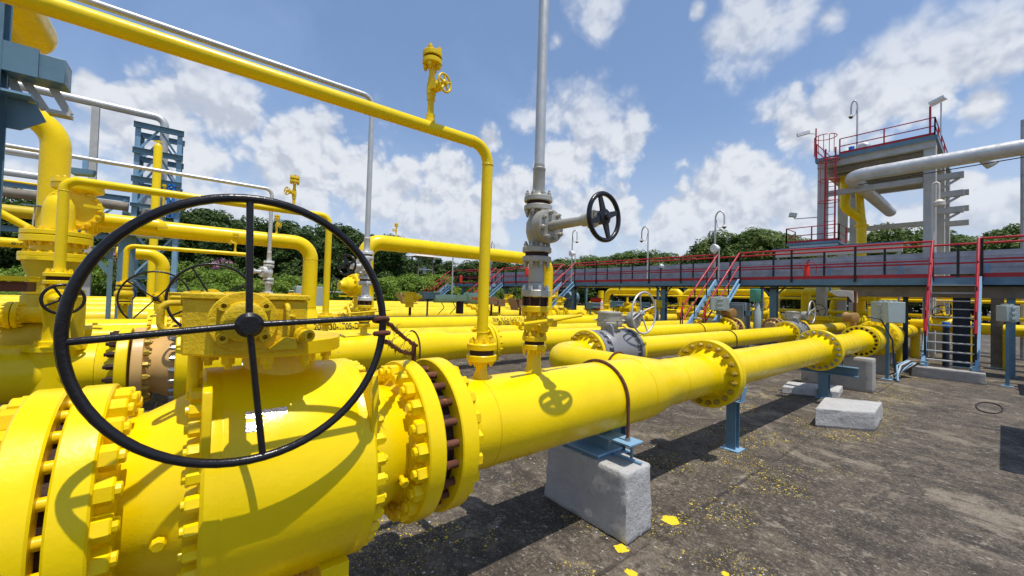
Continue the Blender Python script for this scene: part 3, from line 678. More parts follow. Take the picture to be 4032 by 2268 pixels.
# ---------------------------------------------------------------- vent stacks (aluminium pipe, gate valve, ball valve)
def vent(x, y, z0, top, lab, bon, wheel_d, run=None, near=True, s=1.0, lever=True, wheel_R=.128, silver='castgrey'):
    grp = 'valve groups below the silver vent pipes'
    mg = not near
    # lower yellow lever valve
    t = thing('ball_valve', lab[0], 'valve', (x, y, z0), grp); m = 'yellow_thick' if near else 'yellow_far'
    b = MB(); b.lathe((x, y, z0 - .04), (0, 0, 1), [(0, .075), (.05, .058), (.075, .046), (.20, .045)], 28); b.build('outlet_stub', m, t)
    flange_pair(t, (x, y, z0 + .192), (0, 0, 1), .08, .032, .022, .045, 8, .0125, m, merged=mg, hub=.03, stud=1.0)
    b = MB(); b.lathe((x, y, z0 + .225), (0, 0, 1), [(0, .05), (.045, .05), (.05, .072), (.115, .074), (.12, .06), (.165, .056), (.2, .05)], 28)
    b.build('valve_body', m, t)
    if near:
        for d in ((1, 0, 0), (0, -1, 0)):
            dv = V(d); b = MB(); b.lathe(V((x, y, z0 + .31)) + dv * .06, dv, [(0, .052), (.022, .052), (.022, .04), (.034, .038)], 28)
            o = b.build('side_cover', m, t); nut_ring(o, V((x, y, z0 + .31)) + dv * .082, d, .043, 6, .0085, .012, m)
    if lever:
        c = V((x + .06, y - .10, z0 + .335))
        b = MB(); b.bar(c + V((-.05, .05, -.01)), c + V((.02, -.025, -.01)), .05, .05); b.build('lever_head', m, t, bevel=.006)
        b = MB(); b.tube([(x - .235, y - .155, z0 + .325), (x + .10, y - .135, z0 + .35)], .0125, 14); b.tube([(x + .10, y - .13, z0 + .35), (x + .315, y - .12, z0 + .372)], .0105, 12)
        b.build('lever', m, t)
    fz = z0 + .43
    flange(t, (x, y, fz), (0, 0, 1), .094, .04, .05, .03, 8, .015, m, m, merged=mg, seg=40)
    MB().lathe((x, y, fz), (0, 0, 1), [(0, .074), (.058, .074)], 36).build('spacer_ring', 'darkrust', t)
    for k in range(8):
        a = 2 * PI * (k + .5) / 8
        MB().cyl((x + .082 * math.cos(a), y + .082 * math.sin(a), fz - .001), (x + .082 * math.cos(a), y + .082 * math.sin(a), fz + .06), .008, 8).build('stud', 'rust', t)
    # grey gate valve
    t = thing('gate_valve', lab[1], 'valve', (x, y, fz + .059), grp)
    flange(t, (x, y, fz + .059), (0, 0, -1), .096, .045, .05, .04, 8, .0155, silver, 'silver', merged=mg, seg=40)
    MB().lathe((x, y, fz + .10), (0, 0, 1), [(0, .056), (.05, .047), (.055, .051), (.15, .051), (.215, .053)], 28).build('pipe_neck', silver, t)
    zb = fz + .335
    flange_pair(t, (x, y, zb), (0, 0, 1), .095, .036, .025, .05, 8, .0145, silver, merged=mg, hub=.03, stud=.6)
    b = MB(); b.lathe((x, y, zb + .048), (0, 0, 1), [(0, .052), (.04, .058), (.06, .066), (.10, .076), (.16, .076), (.19, .062), (.23, .052), (.262, .05)], 28)
    b.build('valve_body', silver, t)
    zc = zb + .165 + .01
    ax = V(bon).normalized(); c = V((x, y, zc))
    b = MB(); b.lathe(c + ax * .045, ax, [(0, .07), (.015, .07), (.015, .106), (.018, .109), (.052, .109), (.054, .105), (.054, .108), (.085, .106), (.088, .10), (.088, .035), (.12, .03)], 44)
    bo = b.build('bonnet', silver, t)
    nut_ring(bo, c + ax * .132, ax, .085, 8, .0145, .02, silver, .5, .2)
    w = c + ax * wheel_d
    b = MB(); b.lathe(c + ax * .15, ax, [(0, .031), (wheel_d - .30, .027), (wheel_d - .30, .036), (wheel_d - .25, .036), (wheel_d - .24, .026)], 24)
    b.build('stem_housing', silver, t)
    b = MB(); _, u, ww = frame(ax)
    for sg in (-1, 1): b.bar(c + ax * (wheel_d - .11) + ww * sg * .042, c + ax * (wheel_d - .03) + ww * sg * .03, .02, .016)
    b.lathe(c + ax * (wheel_d - .12), ax, [(0, .034), (.03, .05), (.05, .05)], 22); b.lathe(c + ax * (wheel_d - .05), ax, [(0, .03), (.03, .03)], 18)
    b.build('yoke', silver, t)
    wm = MB(); wm.torus(w, ax, wheel_R, .0135, 56, 10)
    for k in range(4):
        a = .35 + PI / 2 * k; e = u * math.cos(a) + ww * math.sin(a); tt = -u * math.sin(a) + ww * math.cos(a)
        p0, p1 = w + e * .03, w + e * (wheel_R - .004)
        wm.add([p0 + tt * .02 - ax * .007, p0 - tt * .02 - ax * .007, p1 - tt * .011 - ax * .006, p1 + tt * .011 - ax * .006, p0 + tt * .02 + ax * .007, p0 - tt * .02 + ax * .007, p1 - tt * .011 + ax * .006, p1 + tt * .011 + ax * .006],
               [(3, 2, 1, 0), (4, 5, 6, 7), (0, 1, 5, 4), (1, 2, 6, 5), (2, 3, 7, 6), (3, 0, 4, 7)])
    wm.lathe(w - ax * .02, ax, [(0, .04), (.03, .044), (.036, .02), (.05, .016), (.052, .01)], 20)
    wm.build('handwheel', 'black', t)
    # vent pipe
    zp = zb + .335
    t = thing('vent_pipe', lab[2], 'pipe', (x, y, zp), 'silver vent pipes')
    flange_pair(t, (x, y, zp), (0, 0, 1), .093, .034, .024, .05, 8, .0145, silver, merged=mg, hub=.03, stud=.6)
    b = MB(); b.lathe((x, y, zp + .05), (0, 0, 1), [(0, .046), (.03, .04), (.035, .0405), (.17, .0395), (.175, .042), (.185, .042), (.19, .036), (.21, .036)], 26); b.build('pipe_neck', silver, t)
    pts = [(x, y, zp + .2), (x, y, top)]
    if run: pts = bend(pts + [run], .12, 9)
    MB().tube(pts, .034, 26).build('pipe_run', 'silver', t)
    return t
vent(1.741, LY, 1.113, 4.6, ('yellow lever ball valve with rusty spacer, standing on the front pipe', 'grey bolted gate valve with black four spoke wheel seen square on', 'tall grey vent pipe running straight up out of the picture'), (0, -1, 0), .543)
vent(1.79, 5.4, .995, 4.262, ('yellow lever ball valve on the second pipe, behind the biggest black rim', 'pale silver gate valve behind the big rim, black wheel on its left', 'silver vent pipe that bends to run parallel above the long yellow pipe'), (-.80, -.60, 0), .40, run=(-4, 5.4, 4.262), near=False, silver='white_valve', wheel_R=.125)
vent(1.115, 9.1, .995, 3.58, ('yellow lever ball valve hidden on the third pipe', 'small pale gate valve in front of dark trees', 'thin silver vent pipe bending left at trees, lowest of the three'), (-.93, -.35, 0), .36, run=(-6, 9.1, 3.58), near=False, silver='white_valve', wheel_R=.12)

# ---------------------------------------------------------------- strap, shoe, plinths and steel posts below the front line
def strap(label, x, y, z, R, r, zb, mat='rust', grp='strap clamps over the yellow pipes'):
    t = thing('pipe_strap', label, 'strap', (x, y, zb), grp)
    pts = [(x, y - R - r, zb)] + [(x, y + (R + r) * math.cos(a), z + (R + r) * math.sin(a)) for a in [PI - PI * k / 24 for k in range(25)]] + [(x, y + R + r, zb)]
    MB().tube(pts, r, 10).build('u_bolt', mat, t)
    for sg in (-1, 1): MB().lathe((x, y + sg * (R + r), zb + .008), (0, 0, 1), [(0, r * 1.9), (r * 2, r * 1.8)], 6).build('nut', 'boltgrey', t)
    return t
strap('rusty round strap bent over the thick front pipe above the nearest plinth', 2.41, LY, LZ, .256, .0115, .60)
t = thing('pipe_support', 'blue grey steel shoe plates between thick front pipe and nearest white plinth', 'support', (2.35, LY, .44))
MB().box(2.34, 2.50, LY - .335, LY + .335, .596, .609).build('top_plate', 'blue_light', t, bevel=.002)
MB().box(2.27, 2.555, LY - .125, LY + .30, .476, .490).build('base_plate', 'blue_light', t, bevel=.002)
MB().box(2.41, 2.424, LY - .10, LY + .24, .4905, .5955).build('web', 'blue', t)
MB().box(2.475, 2.49, LY - .26, LY - .245, .445, .5955).build('stiffener', 'blue', t)
MB().cyl((2.46, LY - .12, .462), (2.466, LY - .345, .462), .011, 12).build('stiffener', 'blue_light', t)
MB().box(2.28, 2.54, LY - .11, LY + .28, .44, .476).build('bearing_pad', 'blue', t)

def plinth(label, quad, h, mat='whitewash', taper=.96, rough=.006, seed=1, grp=None, seg=9):
    # a concrete block with chipped arrises: subdivided box, displaced
    import bmesh
    c = V((sum(q[0] for q in quad) / 4, sum(q[1] for q in quad) / 4, 0))
    vs = [V((*q, 0)) for q in quad] + [c + (V((*q, 0)) - c) * taper + V((0, 0, h)) for q in quad]
    bm = bmesh.new(); bv = [bm.verts.new(p - c) for p in vs]
    for f in ((3, 2, 1, 0), (4, 5, 6, 7), (0, 1, 5, 4), (1, 2, 6, 5), (2, 3, 7, 6), (3, 0, 4, 7)): bm.faces.new([bv[i] for i in f])
    bmesh.ops.bevel(bm, geom=bm.edges[:], offset=.010, segments=1, affect='EDGES')
    bmesh.ops.triangulate(bm, faces=[f for f in bm.faces if len(f.verts) > 4])
    bmesh.ops.subdivide_edges(bm, edges=[e for e in bm.edges if e.calc_length() > .08], cuts=seg, use_grid_fill=True)
    from mathutils import noise as mn
    for v in bm.verts:
        p = v.co * 9 + V((seed * 7.3, seed, 0))
        v.co += V((mn.noise(p), mn.noise(p + V((31, 0, 0))), mn.noise(p + V((0, 57, 0))) * .6)) * rough * .55
        q = v.co * 26; v.co += v.normal * (mn.noise(q) * .3 + mn.noise(q * 2.3) * .35) * rough
    me = bpy.data.meshes.new('concrete_block'); bm.to_mesh(me); bm.free(); me.materials.append(M[mat])
    me.polygons.foreach_set('use_smooth', [True] * len(me.polygons)); me.set_sharp_from_angle(angle=math.radians(50))
    o = bpy.data.objects.new('concrete_block', me); COL.objects.link(o); o.location = c
    o['label'] = label; o['category'] = 'block'
    if grp: o['group'] = grp
    return o
plinth('tall whitewashed concrete plinth carrying the thick front pipe', [(2.245, 1.525), (2.56, 1.535), (2.56, 2.31), (2.245, 2.31)], .452, taper=.945, rough=.011, seed=2, seg=14)
shade_caster = thing('platform', 'added unseen deck past the right picture edge, there only to shade the slab', 'platform', (7.6, -.9, 0))  # out of view shade caster, added to darken the slab at the right
MB().box(6.4, 8.9, -1.5, -.42, 1.46, 1.50).build('deck', 'blue', shade_caster)
for a, c in ((6.5, -1.4), (8.8, -1.4), (6.5, -.55), (8.8, -.55)): MB().box(a - .03, a + .03, c - .03, c + .03, 0, 1.46).build('leg', 'blue', shade_caster)
plinth('loose white concrete block with broken underside, lying alone on open slab', [(6.45, 1.56), (6.88, 1.03), (7.75, 1.08), (7.35, 1.66)], .245, seed=5, taper=.985, rough=.014)
plinth('low long whitewashed kerb block lying behind the loose block', [(8.30, 2.50), (8.72, 1.77), (9.45, 1.86), (8.95, 2.60)], .125, seed=8, taper=.98, rough=.012)
plinth('square concrete pier with white edge under the flange with empty holes', [(9.84, 1.51), (10.15, 1.51), (10.15, 2.62), (9.84, 2.62)], .63, mat='concrete', seed=11, taper=.99)

def steel_post(label, x, y, z, w=.10, plate=.17, head=.26, grp='blue steel pipe posts', axis='x'):
    t = thing('pipe_post', label, 'post', (x, y, 0), grp)
    MB().ibeam((x, y, .012), (x, y, z - .012), w, w, .009, (1, 0, 0)).build('post', 'blue', t)
    MB().box(x - plate / 2, x + plate / 2, y - plate / 2, y + plate / 2, 0, .012).build('base_plate', 'blue_light', t, bevel=.002)
    MB().box(x - head * .4, x + head * .4, y - head / 2, y + head / 2, z - .012, z).build('top_plate', 'blue_light', t, bevel=.002)
    return t
t = steel_post('blue steel post with base plate under the first large flange past the reducer', 4.66, 1.86, .54, .10, .19, .2)
MB().prism([(4.60, 1.76, .541), (4.72, 1.76, .541), (4.72, 1.74, .69), (4.60, 1.74, .69)], (0, .012, 0), 1).build('gusset', 'blue_light', t)
MB().box(4.6, 4.72, 1.86, 1.875, .541, .66).build('gusset', 'blue', t)
steel_post('dark blue post in shadow behind the nearest white plinth', 3.55, 2.55, .66, .11, .2, .26)
t = steel_post('blue steel post with wide cross beam before the square pier', 8.6, 1.95, .43, .14, .22, .2)
MB().ibeam((8.6, 1.5, .51), (8.6, 2.45, .51), .16, .15, .012).build('cross_beam', 'blue', t)
strap('thin dark strap around the short pipe with empty bolt holes', 8.62, LY, LZ, .202, .009, .59, 'darkrust')
# ---------------------------------------------------------------- second row: elbow, grey valve, long pipe (y = 3.5)
BY = 3.5
e = thing('gas_pipe', 'yellow elbow pipe turning from the grey valve into the thick front pipe', 'pipe', (3.44, 3.0, 0))
MB().tube(bend([(4.06, BY, LZ), (3.44, BY, LZ), (3.44, 2.0, LZ)], .40, 14), .178, 48).build('pipe_run', 'yellow', e)
flange(e, (4.15, BY, LZ), (1, 0, 0), .315, .055, .178, .06, 20, .026, 'yellow', 'boltgold', bc=.27, nh=.04, stud=.6)
for p, a in (((3.86, BY, LZ), (1, 0, 0)), ((3.44, 3.08, LZ), (0, 1, 0))): weld(e, p, a, .178, w=.004)
t = strap('rusty strap hooped over the elbow pipe', 3.44, 2.5, LZ, .18, .01, .66)
for c in t.children:
    c.rotation_euler = (0, 0, PI / 2)
gv = thing('ball_valve', 'weathered grey ball valve with spoked grey handwheel between two yellow flanges', 'valve', (4.62, BY, 0))
b = MB(); b.lathe((4.157, BY, LZ), (1, 0, 0), [(0, .31), (.004, .315), (.06, .315), (.064, .27), (.17, .27), (.175, .302), (.18, .306), (.36, .312), (.62, .312), (.70, .306), (.705, .27), (.80, .27), (.804, .315), (.86, .315), (.864, .31)], 64)
gbd = b.build('valve_body', 'valvegrey', gv)
nut_ring(gbd, (4.335, BY, LZ), (-1, 0, 0), .285, 18, .024, .05, 'boltgrey', .8)
nut_ring(gbd, (4.86, BY, LZ), (1, 0, 0), .285, 18, .024, .05, 'boltgrey', .8)
MB().prism([(4.42, BY - .10, LZ + .27), (4.42, BY - .10, LZ + .385), (4.42, BY - .15, LZ + .40), (4.42, BY - .19, LZ + .36), (4.42, BY - .21, LZ + .22)], (.025, 0, 0), 1).build('lifting_lug', 'valvegrey', gv, bevel=.006)
b = MB(); b.lathe((4.60, BY, LZ + .29), (0, 0, 1), [(0, .12), (.06, .12), (.062, .17), (.075, .175), (.12, .175), (.125, .168), (.235, .165), (.24, .175), (.262, .175), (.266, .13), (.275, .12)], 44); gg = b.build('gearbox', 'castgrey', gv)
for k in range(6):
    a = .3 + PI / 3 * k
    q = V((4.60 + .17 * math.cos(a), BY + .17 * math.sin(a), LZ + .44)); d = V((math.cos(a), math.sin(a), 0))
    MB().lathe(q, d, [(0, .016), (.03, .016), (.03, .011), (.05, .010)], 6).build('cover_bolt', 'castgrey', gg)
b = MB(); b.lathe((4.90, BY - .12, LZ + .45), (0, -1, 0), [(0, .09), (.02, .115), (.05, .12), (.11, .12), (.13, .10), (.135, .03)], 36); b.bar((4.7, BY - .02, LZ + .45), (4.9, BY - .06, LZ + .45), .12, .12); b.build('worm_housing', 'castgrey', gv)
MB().cyl((4.90, BY - .24, LZ + .47), (4.91, BY - .36, LZ + .555), .018, 14).build('worm_shaft', 'castgrey', gv)
handwheel(gv, (4.91, 3.15, 1.425), (0, -1, 0), .29, .0135, 4, 'silver', rs=.010, hub=.04, a0=.35, dish=.05)
l2 = thing('gas_pipe', 'long yellow pipe running from the grey valve toward the blue walkway', 'pipe', (8, BY, 0))
MB().lathe((5.08, BY, LZ), (1, 0, 0), [(0, .172), (6.75, .172)], 48).build('pipe_run', 'yellow', l2)
flange(l2, (5.03, BY, LZ), (-1, 0, 0), .315, .055, .172, .06, 20, .024, 'yellow', 'yellow_thick', bc=.27)
flange(l2, (11.9, BY, LZ), (1, 0, 0), .30, .05, .172, .10, 16, .026, 'yellow', 'boltgold', bc=.25)
MB().ring((5.026, BY, LZ), (1, 0, 0), .2, .27, .006, 40).build('gasket', 'darkrust', l2)
strap('dark strap around the long pipe beyond the grey valve', 8.45, BY, LZ, .174, .009, .62, 'darkrust')
steel_post('blue steel post half hidden behind the straight scuffed pipe', 8.45, BY, .62, .10)
gv2 = copy_thing(gv, (7.75, 0, 0), 'smaller looking grey ball valve with pale handwheel in front of concrete columns')
l2b = thing('gas_pipe', 'yellow pipe past the far grey valve, running in under the walkway', 'pipe', (15, BY, 0))
MB().lathe((12.8, BY, LZ), (1, 0, 0), [(0, .172), (7, .172)], 40).build('pipe_run', 'yellow_far', l2b)
flange(l2b, (12.78, BY, LZ), (-1, 0, 0), .30, .05, .172, .08, 16, .024, 'yellow', 'boltgold', bc=.25)
b = thing('gas_pipe', 'rusty orange insulated flanges on the pipe beside the far grey valve', 'pipe', (14.5, 3.9, 0))
for x in (14.2, 14.55):
    flange(b, (x, 4.55, LZ), (1, 0, 0), .30, .06, .17, .08, 16, .024, 'beige', 'rust', bc=.25)
MB().lathe((14.5, 4.55, LZ), (1, 0, 0), [(0, .17), (6, .17)], 40).build('pipe_run', 'yellow_far', b)

# ---------------------------------------------------------------- second train (y = 5.45)
Y2, Z2 = 5.45, .785
big_valve(.14, Y2, Z2, 'ball valve of the second row with beige end flanges, behind the yellow gearbox', endmat='beige', near=False, nmat='boltgrey', gear_mat='yellow_thick', wheel=dict(dx=.30, dz=.70, dy=.46, R=.35, r=.0125, a0=.5))
p = thing('gas_pipe', 'yellow pipe with rusty flange bolts at left, seen through the big wheel', 'pipe', (-2, Y2, 0))
MB().lathe((-5, Y2, Z2), (1, 0, 0), [(0, .254), (4.3, .254)], 48).build('pipe_run', 'yellow', p)
flange(p, (-.472, Y2, Z2), (1, 0, 0), .39, .085, .254, .14, 18, .03, 'yellow', 'darkrust', bc=.335, nh=.055)
p = thing('gas_pipe', 'second row yellow pipe with patches of bare metal and a reducer', 'pipe', (2, Y2, 0))
MB().lathe((.75, Y2, Z2), (1, 0, 0), [(0, .254), (2.15, .254), (2.2, .25), (2.35, .22), (2.42, .208), (2.95, .208)], 56).build('pipe_run', 'yellow_chip', p)
flange(p, (.66, Y2, Z2), (-1, 0, 0), .39, .085, .254, .1, 18, .03, 'yellow', 'yellow_thick', bc=.335)
flange(p, (3.82, Y2, Z2), (1, 0, 0), .36, .06, .208, .1, 18, .03, 'yellow', 'yellow_thick', bc=.3, nh=.05, stud=.6)
strap('double dark strap around the second row pipe near its reducer', 2.52, Y2, Z2, .256, .01, .5, 'darkrust')
p = thing('gas_pipe', 'yellow pipe with a dark seam behind the vent pipe, running right past the grey valve', 'pipe', (6, Y2, 0))
MB().lathe((3.9, Y2, Z2), (1, 0, 0), [(0, .205), (9.0, .205)], 48).build('pipe_run', 'yellow', p)
MB().ring((3.82, Y2, Z2), (1, 0, 0), .2, .335, .012, 40).build('gasket', 'darkrust', p)
flange(p, (3.832, Y2, Z2), (-1, 0, 0), .36, .06, .205, .1, 18, .03, 'yellow', 'yellow_thick', bc=.3, nh=.05, stud=.6)
flange(p, (13.0, Y2, Z2), (1, 0, 0), .34, .06, .205, .1, 18, .028, 'yellow', 'boltgold', bc=.29)
for x, lb in ((7.6, 'brown strap around the pipe just right of the grey handwheel'), (11.2, 'strap on the second row pipe before the brown actuator')): strap(lb, x, Y2, Z2, .207, .01, .5)
# brown motor valve
t = thing('control_valve', 'beige wafer valve with round brown actuator on top, beside the grey enclosure', 'valve', (13.3, Y2, 0))
b = MB(); b.lathe((13.03, Y2, Z2), (1, 0, 0), [(0, .33), (.06, .33), (.06, .25), (.14, .22), (.34, .22), (.42, .25), (.42, .34), (.5, .34)], 44); o = b.build('valve_body', 'beige', t)
nut_ring(o, (13.47, Y2, Z2), (-1, 0, 0), .29, 16, .026, .05, 'darkrust')
MB().cyl((13.25, Y2, Z2 + .2), (13.25, Y2, Z2 + .36), .06, 16).build('stem_neck', 'brown', t)
b = MB(); b.lathe((13.10, Y2 - .2, Z2 + .5), (.35, 1, 0), [(0, .10), (.01, .14), (.05, .15), (.06, .135), (.30, .13), (.31, .15), (.40, .14), (.41, .06)], 30); b.build('actuator', 'brown', t)
p = thing('gas_pipe', 'yellow flanged pipe section beyond the brown actuator', 'pipe', (16, Y2, 0))
MB().lathe((13.6, Y2, Z2), (1, 0, 0), [(0, .19), (6.5, .19)], 40).build('pipe_run', 'yellow_far', p)
flange(p, (13.54, Y2, Z2), (-1, 0, 0), .34, .06, .19, .1, 16, .027, 'yellow', 'boltgold', bc=.29)
flange(p, (15.35, Y2, Z2), (1, 0, 0), .36, .06, .19, .1, 18, .027, 'yellow', 'boltgold', bc=.30)
flange(p, (15.36, Y2, Z2), (-1, 0, 0), .36, .06, .19, .1, 18, .027, 'yellow', 'boltgold', bc=.30)
strap('strap on the flanged section beyond the brown actuator', 14.4, Y2, Z2, .192, .01, .5, 'darkrust')

# equalising line of the second train
t = thing('gas_pipe', 'slim yellow line from the left valve group down onto second row pipe', 'pipe', (1.29, Y2 - .1, 0))
y = Y2 - .1
riser_base(t, 1.29, y, 1.03, 1.24, .03, .038, near=True)
MB().tube(bend([(1.29, y, 1.26), (1.29, y, 2.545), (-.965, y, 2.545), (-.965, y, 1.68)], .10, 9), .038, 24).build('pipe_run', 'yellow', t)
flange_pair(t, (-.965, y, 1.64), (0, 0, 1), .10, .035, .035, .04, 8, .014, 'yellow')
weld(t, (-.965, y, 2.44), (0, 0, 1), .038, 'yellow', .003)
sample_valve(.885, y, 2.58, 'small yellow vent valve on the slim line, against white cloud', near=False, ax=(-.85, -.5, 0))
# globe valve under its left end
t = thing('globe_valve', 'yellow valve with black handwheel behind the left side of the big rim', 'valve', (-.965, y, 1.0))
b = MB(); b.lathe((-.965, y, 1.02), (0, 0, 1), [(0, .13), (.06, .13), (.065, .09), (.2, .08), (.3, .10), (.42, .11), (.5, .10), (.55, .07), (.58, .06)], 28); b.build('valve_body', 'yellow', t)
b = MB(); b.lathe((-.965, y - .06, 1.45), (.35, -1, 0), [(0, .085), (.05, .085), (.05, .06), (.1, .05), (.16, .03)], 24); b.build('bonnet', 'yellow', t)
handwheel(t, (-.885, y - .27, 1.46), (.30, -1, .0), .125, .012, 4, 'black', rs=.01, hub=.03, a0=.5)
b = MB(); b.lathe((-.965, y, 0.6), (0, 0, 1), [(0, .16), (.40, .16), (.4, .2), (.44, .2)], 28); b.build('base_flange', 'yellow', t)

# ---------------------------------------------------------------- third train (y = 9.15)
Y3, Z3 = 9.15, .78
big_valve(-.02, Y3, Z3, 'third row ball valve, its thin black wheel arching left of the yellow gearbox', near=False, mat='yellow_far', gear_mat='yellow_thick', wheel=dict(dx=-.15, dz=.62, dy=.95, R=.42, r=.0135, a0=.9))
p = thing('gas_pipe', 'yellow pipe lettered with long black line number and SEMI RICH GAS text', 'pipe', (6, Y3, 0))
MB().lathe((.7, Y3, Z3), (1, 0, 0), [(0, .24), (12.3, .24)], 56).build('pipe_run', 'yellow', p)
flange(p, (.55, Y3, Z3), (-1, 0, 0), .38, .08, .24, .1, 18, .03, 'yellow', 'yellow_thick', bc=.32, merged=True)
flange(p, (13.0, Y3, Z3), (1, 0, 0), .36, .06, .24, .1, 18, .03, 'yellow', 'boltgold', bc=.31, merged=True)
q = thing('gas_pipe', 'third row yellow pipe left of the black wheels', 'pipe', (-4, Y3, 0))
MB().lathe((-8, Y3, Z3), (1, 0, 0), [(0, .25), (7.1, .25)], 40).build('pipe_run', 'yellow', q)

def wrap_text(body, x0, ang, size, name, parent, yc=Y3, zc=Z3, R=.24, sx=.62, end=None):
    cu = bpy.data.curves.new('lettering', 'FONT'); cu.body = body; cu.size = size; cu.offset = size * .012
    o = bpy.data.objects.new('lettering', cu); COL.objects.link(o)
    dg = bpy.context.evaluated_depsgraph_get()
    me = bpy.data.meshes.new_from_object(o.evaluated_get(dg)); bpy.data.objects.remove(o)
    wid = max(v.co.x for v in me.vertices)
    k = (end - x0) / wid if end else sx
    off = W[parent.name]; a0 = math.radians(ang)
    for v in me.vertices:
        a = a0 - v.co.y / R
        v.co = V((x0 + v.co.x * k, yc + (R + .006) * math.cos(a), zc + (R + .006) * math.sin(a))) - off
    me.materials.clear(); me.materials.append(M['ink'])
    w = bpy.data.objects.new(name, me); COL.objects.link(w); w.parent = parent; W[w.name] = off
    return w
wrap_text('SEMI RICH GAS TO LEAN', 6.53, 154, .185, 'lettering', p, end=7.95)
wrap_text('(BY PASS LINE OF TURBINE)', 6.68, 181, .165, 'lettering', p, end=8.0)
wrap_text('20-P-30-1705-D1A', 1.93, 180, .205, 'lettering', p, end=3.02)
wrap_text('GAS TO LEAN', 1.42, 143, .14, 'lettering', p, end=2.32)
wrap_text('\u2192', 2.45, 132, .16, 'lettering', p, sx=1.2)
# 10 inch offtake and the thin equalising line of the third train
t = thing('gas_pipe', 'broad yellow pipe arching left to right behind the wheel and dropping to the lettered pipe', 'pipe', (1.9, 9.3, 0))
MB().tube(bend([(-1.7, 9.3, 2.60), (1.9, 9.3, 2.60), (1.9, 9.3, 1.18)], .34, 14), .143, 36).build('pipe_run', 'yellow', t)
MB().lathe((1.9, 9.3, 1.2), (0, 0, -1), [(0, .143), (.03, .15), (.16, .21), (.25, .23)], 32).build('pipe_foot', 'yellow', t)
weld(t, (1.9, 9.3, 2.26), (0, 0, 1), .143, 'yellow', .005); weld(t, (1.9, 9.3, 1.25), (0, 0, 1), .143, 'yellow', .005)
sample_valve(1.25, 9.3, 2.73, 'tiny yellow vent valve on the broad arching pipe, against dark trees', near=False)
t = thing('gas_pipe', 'thinnest yellow line bending down left of the blue column', 'pipe', (-.9, 8.95, 0))
MB().tube(bend([(.79, 8.95, 1.0), (.79, 8.95, 2.24), (-.9, 8.95, 2.24), (-.9, 8.95, 1.62)], .1, 8), .036, 18).build('pipe_run', 'yellow', t)
sample_valve(.55, 8.95, 2.27, 'tiny yellow vent valve on the thinnest line, beside black spoke', near=False, ax=(-.9, -.4, 0), s=.9)
t = thing('globe_valve', 'round bodied yellow globe valve standing before the blue column', 'valve', (-.91, 8.95, 1.0))
flange_pair(t, (-.905, 8.95, 1.58), (0, 0, 1), .10, .03, .03, .05, 8, .015, 'yellow_far', merged=True)
b = MB(); b.lathe((-.905, 8.95, 1.0), (0, 0, 1), [(0, .06), (.3, .06), (.34, .07), (.38, .09), (.42, .115), (.48, .115), (.52, .085), (.56, .06)], 26); b.build('valve_body', 'yellow_far', t)
flange_pair(t, (-.905, 8.95, 1.33), (0, 0, 1), .10, .03, .02, .06, 8, .015, 'yellow_far', merged=True)
handwheel(t, (-.905, 9.2, 1.45), (0, -1, 0), .12, .01, 4, 'black', a0=.78)

# columns and stands near it
t = thing('steel_column', 'round blue grey column behind the thinnest yellow line', 'column', (-1.06, 10.6, 0))
MB().lathe((-1.06, 10.6, 0), (0, 0, 1), [(0, .125), (2.55, .125)], 32).build('shaft', 'blue', t)
MB().box(-1.3, -.55, 10.4, 10.8, 2.55, 2.575).build('cap_plate', 'blue_light', t)
t = thing('pipe_stand', 'slim blue stand with a slanting brace between yellow valves', 'stand', (-1.02, 8.5, 0))
MB().box(-1.045, -.995, 8.47, 8.53, 0, 2.15).build('post', 'blue', t); MB().bar((-1.02, 8.5, 1.75), (-1.2, 8.5, 2.02), .04, .06).build('brace', 'blue', t); MB().bar((-1.02, 8.5, 1.95), (-1.12, 8.5, 2.12), .04, .05).build('brace', 'blue', t)
MB().box(-1.25, -.97, 8.42, 8.58, 2.15, 2.17).build('top_plate', 'blue', t)

# ---------------------------------------------------------------- tall valve group at the left edge (y about 6.5)
CX, CY = -1.20, 6.5
t = thing('relief_valve', 'tall stacked yellow valve with many bolted flanges near the left edge', 'valve', (CX, CY, 0))
def lf(z, R, th, nm='yellow_thick', n=16):
    b = MB(); b.lathe((CX, CY, z), (0, 0, 1), [(0, R - .004), (.004, R), (th - .004, R), (th, R - .004)], 48); o = b.build('flange', 'yellow', t)
    nut_ring(o, (CX, CY, z + th), (0, 0, 1), R - .05, n, .02, .026, nm, .3); return o
b = MB(); b.lathe((CX, CY, .5), (0, 0, 1), [(0, .24), (.95, .24), (1.0, .2), (1.16, .2), (1.28, .24), (1.34, .25)], 40); b.build('valve_body', 'yellow_shade', t)
lf(1.41, .23, .055); MB().lathe((CX, CY, 1.465), (0, 0, 1), [(0, .2), (.012, .2)], 32).build('gasket', 'darkrust', t); lf(1.477, .23, .05)
lf(1.83, .275, .045); lf(1.876, .275, .042)
MB().lathe((CX, CY, 1.9), (0, 0, 1), [(0, .19), (.14, .19)], 40).build('pipe_neck', 'yellow', t)
o = lf(2.03, .27, .07); nut_ring(o, (CX, CY, 2.03), (0, 0, -1), .22, 16, .02, .03, 'yellow_thick', .3)
MB().lathe((CX, CY, 2.10), (0, 0, 1), [(0, .24), (.008, .24)], 32).build('gasket', 'darkrust', t); lf(2.108, .27, .048)
b = MB(); b.lathe((CX, CY, 2.15), (0, 0, 1), [(0, .135), (.04, .128), (.24, .126), (.32, .115), (.38, .085), (.41, .045), (.418, .01)], 40); b.build('bonnet', 'yellow', t)
b = MB(); ax = V((.30, -.95, 0)); pc = V((CX + .085, CY + .16, 2.45))
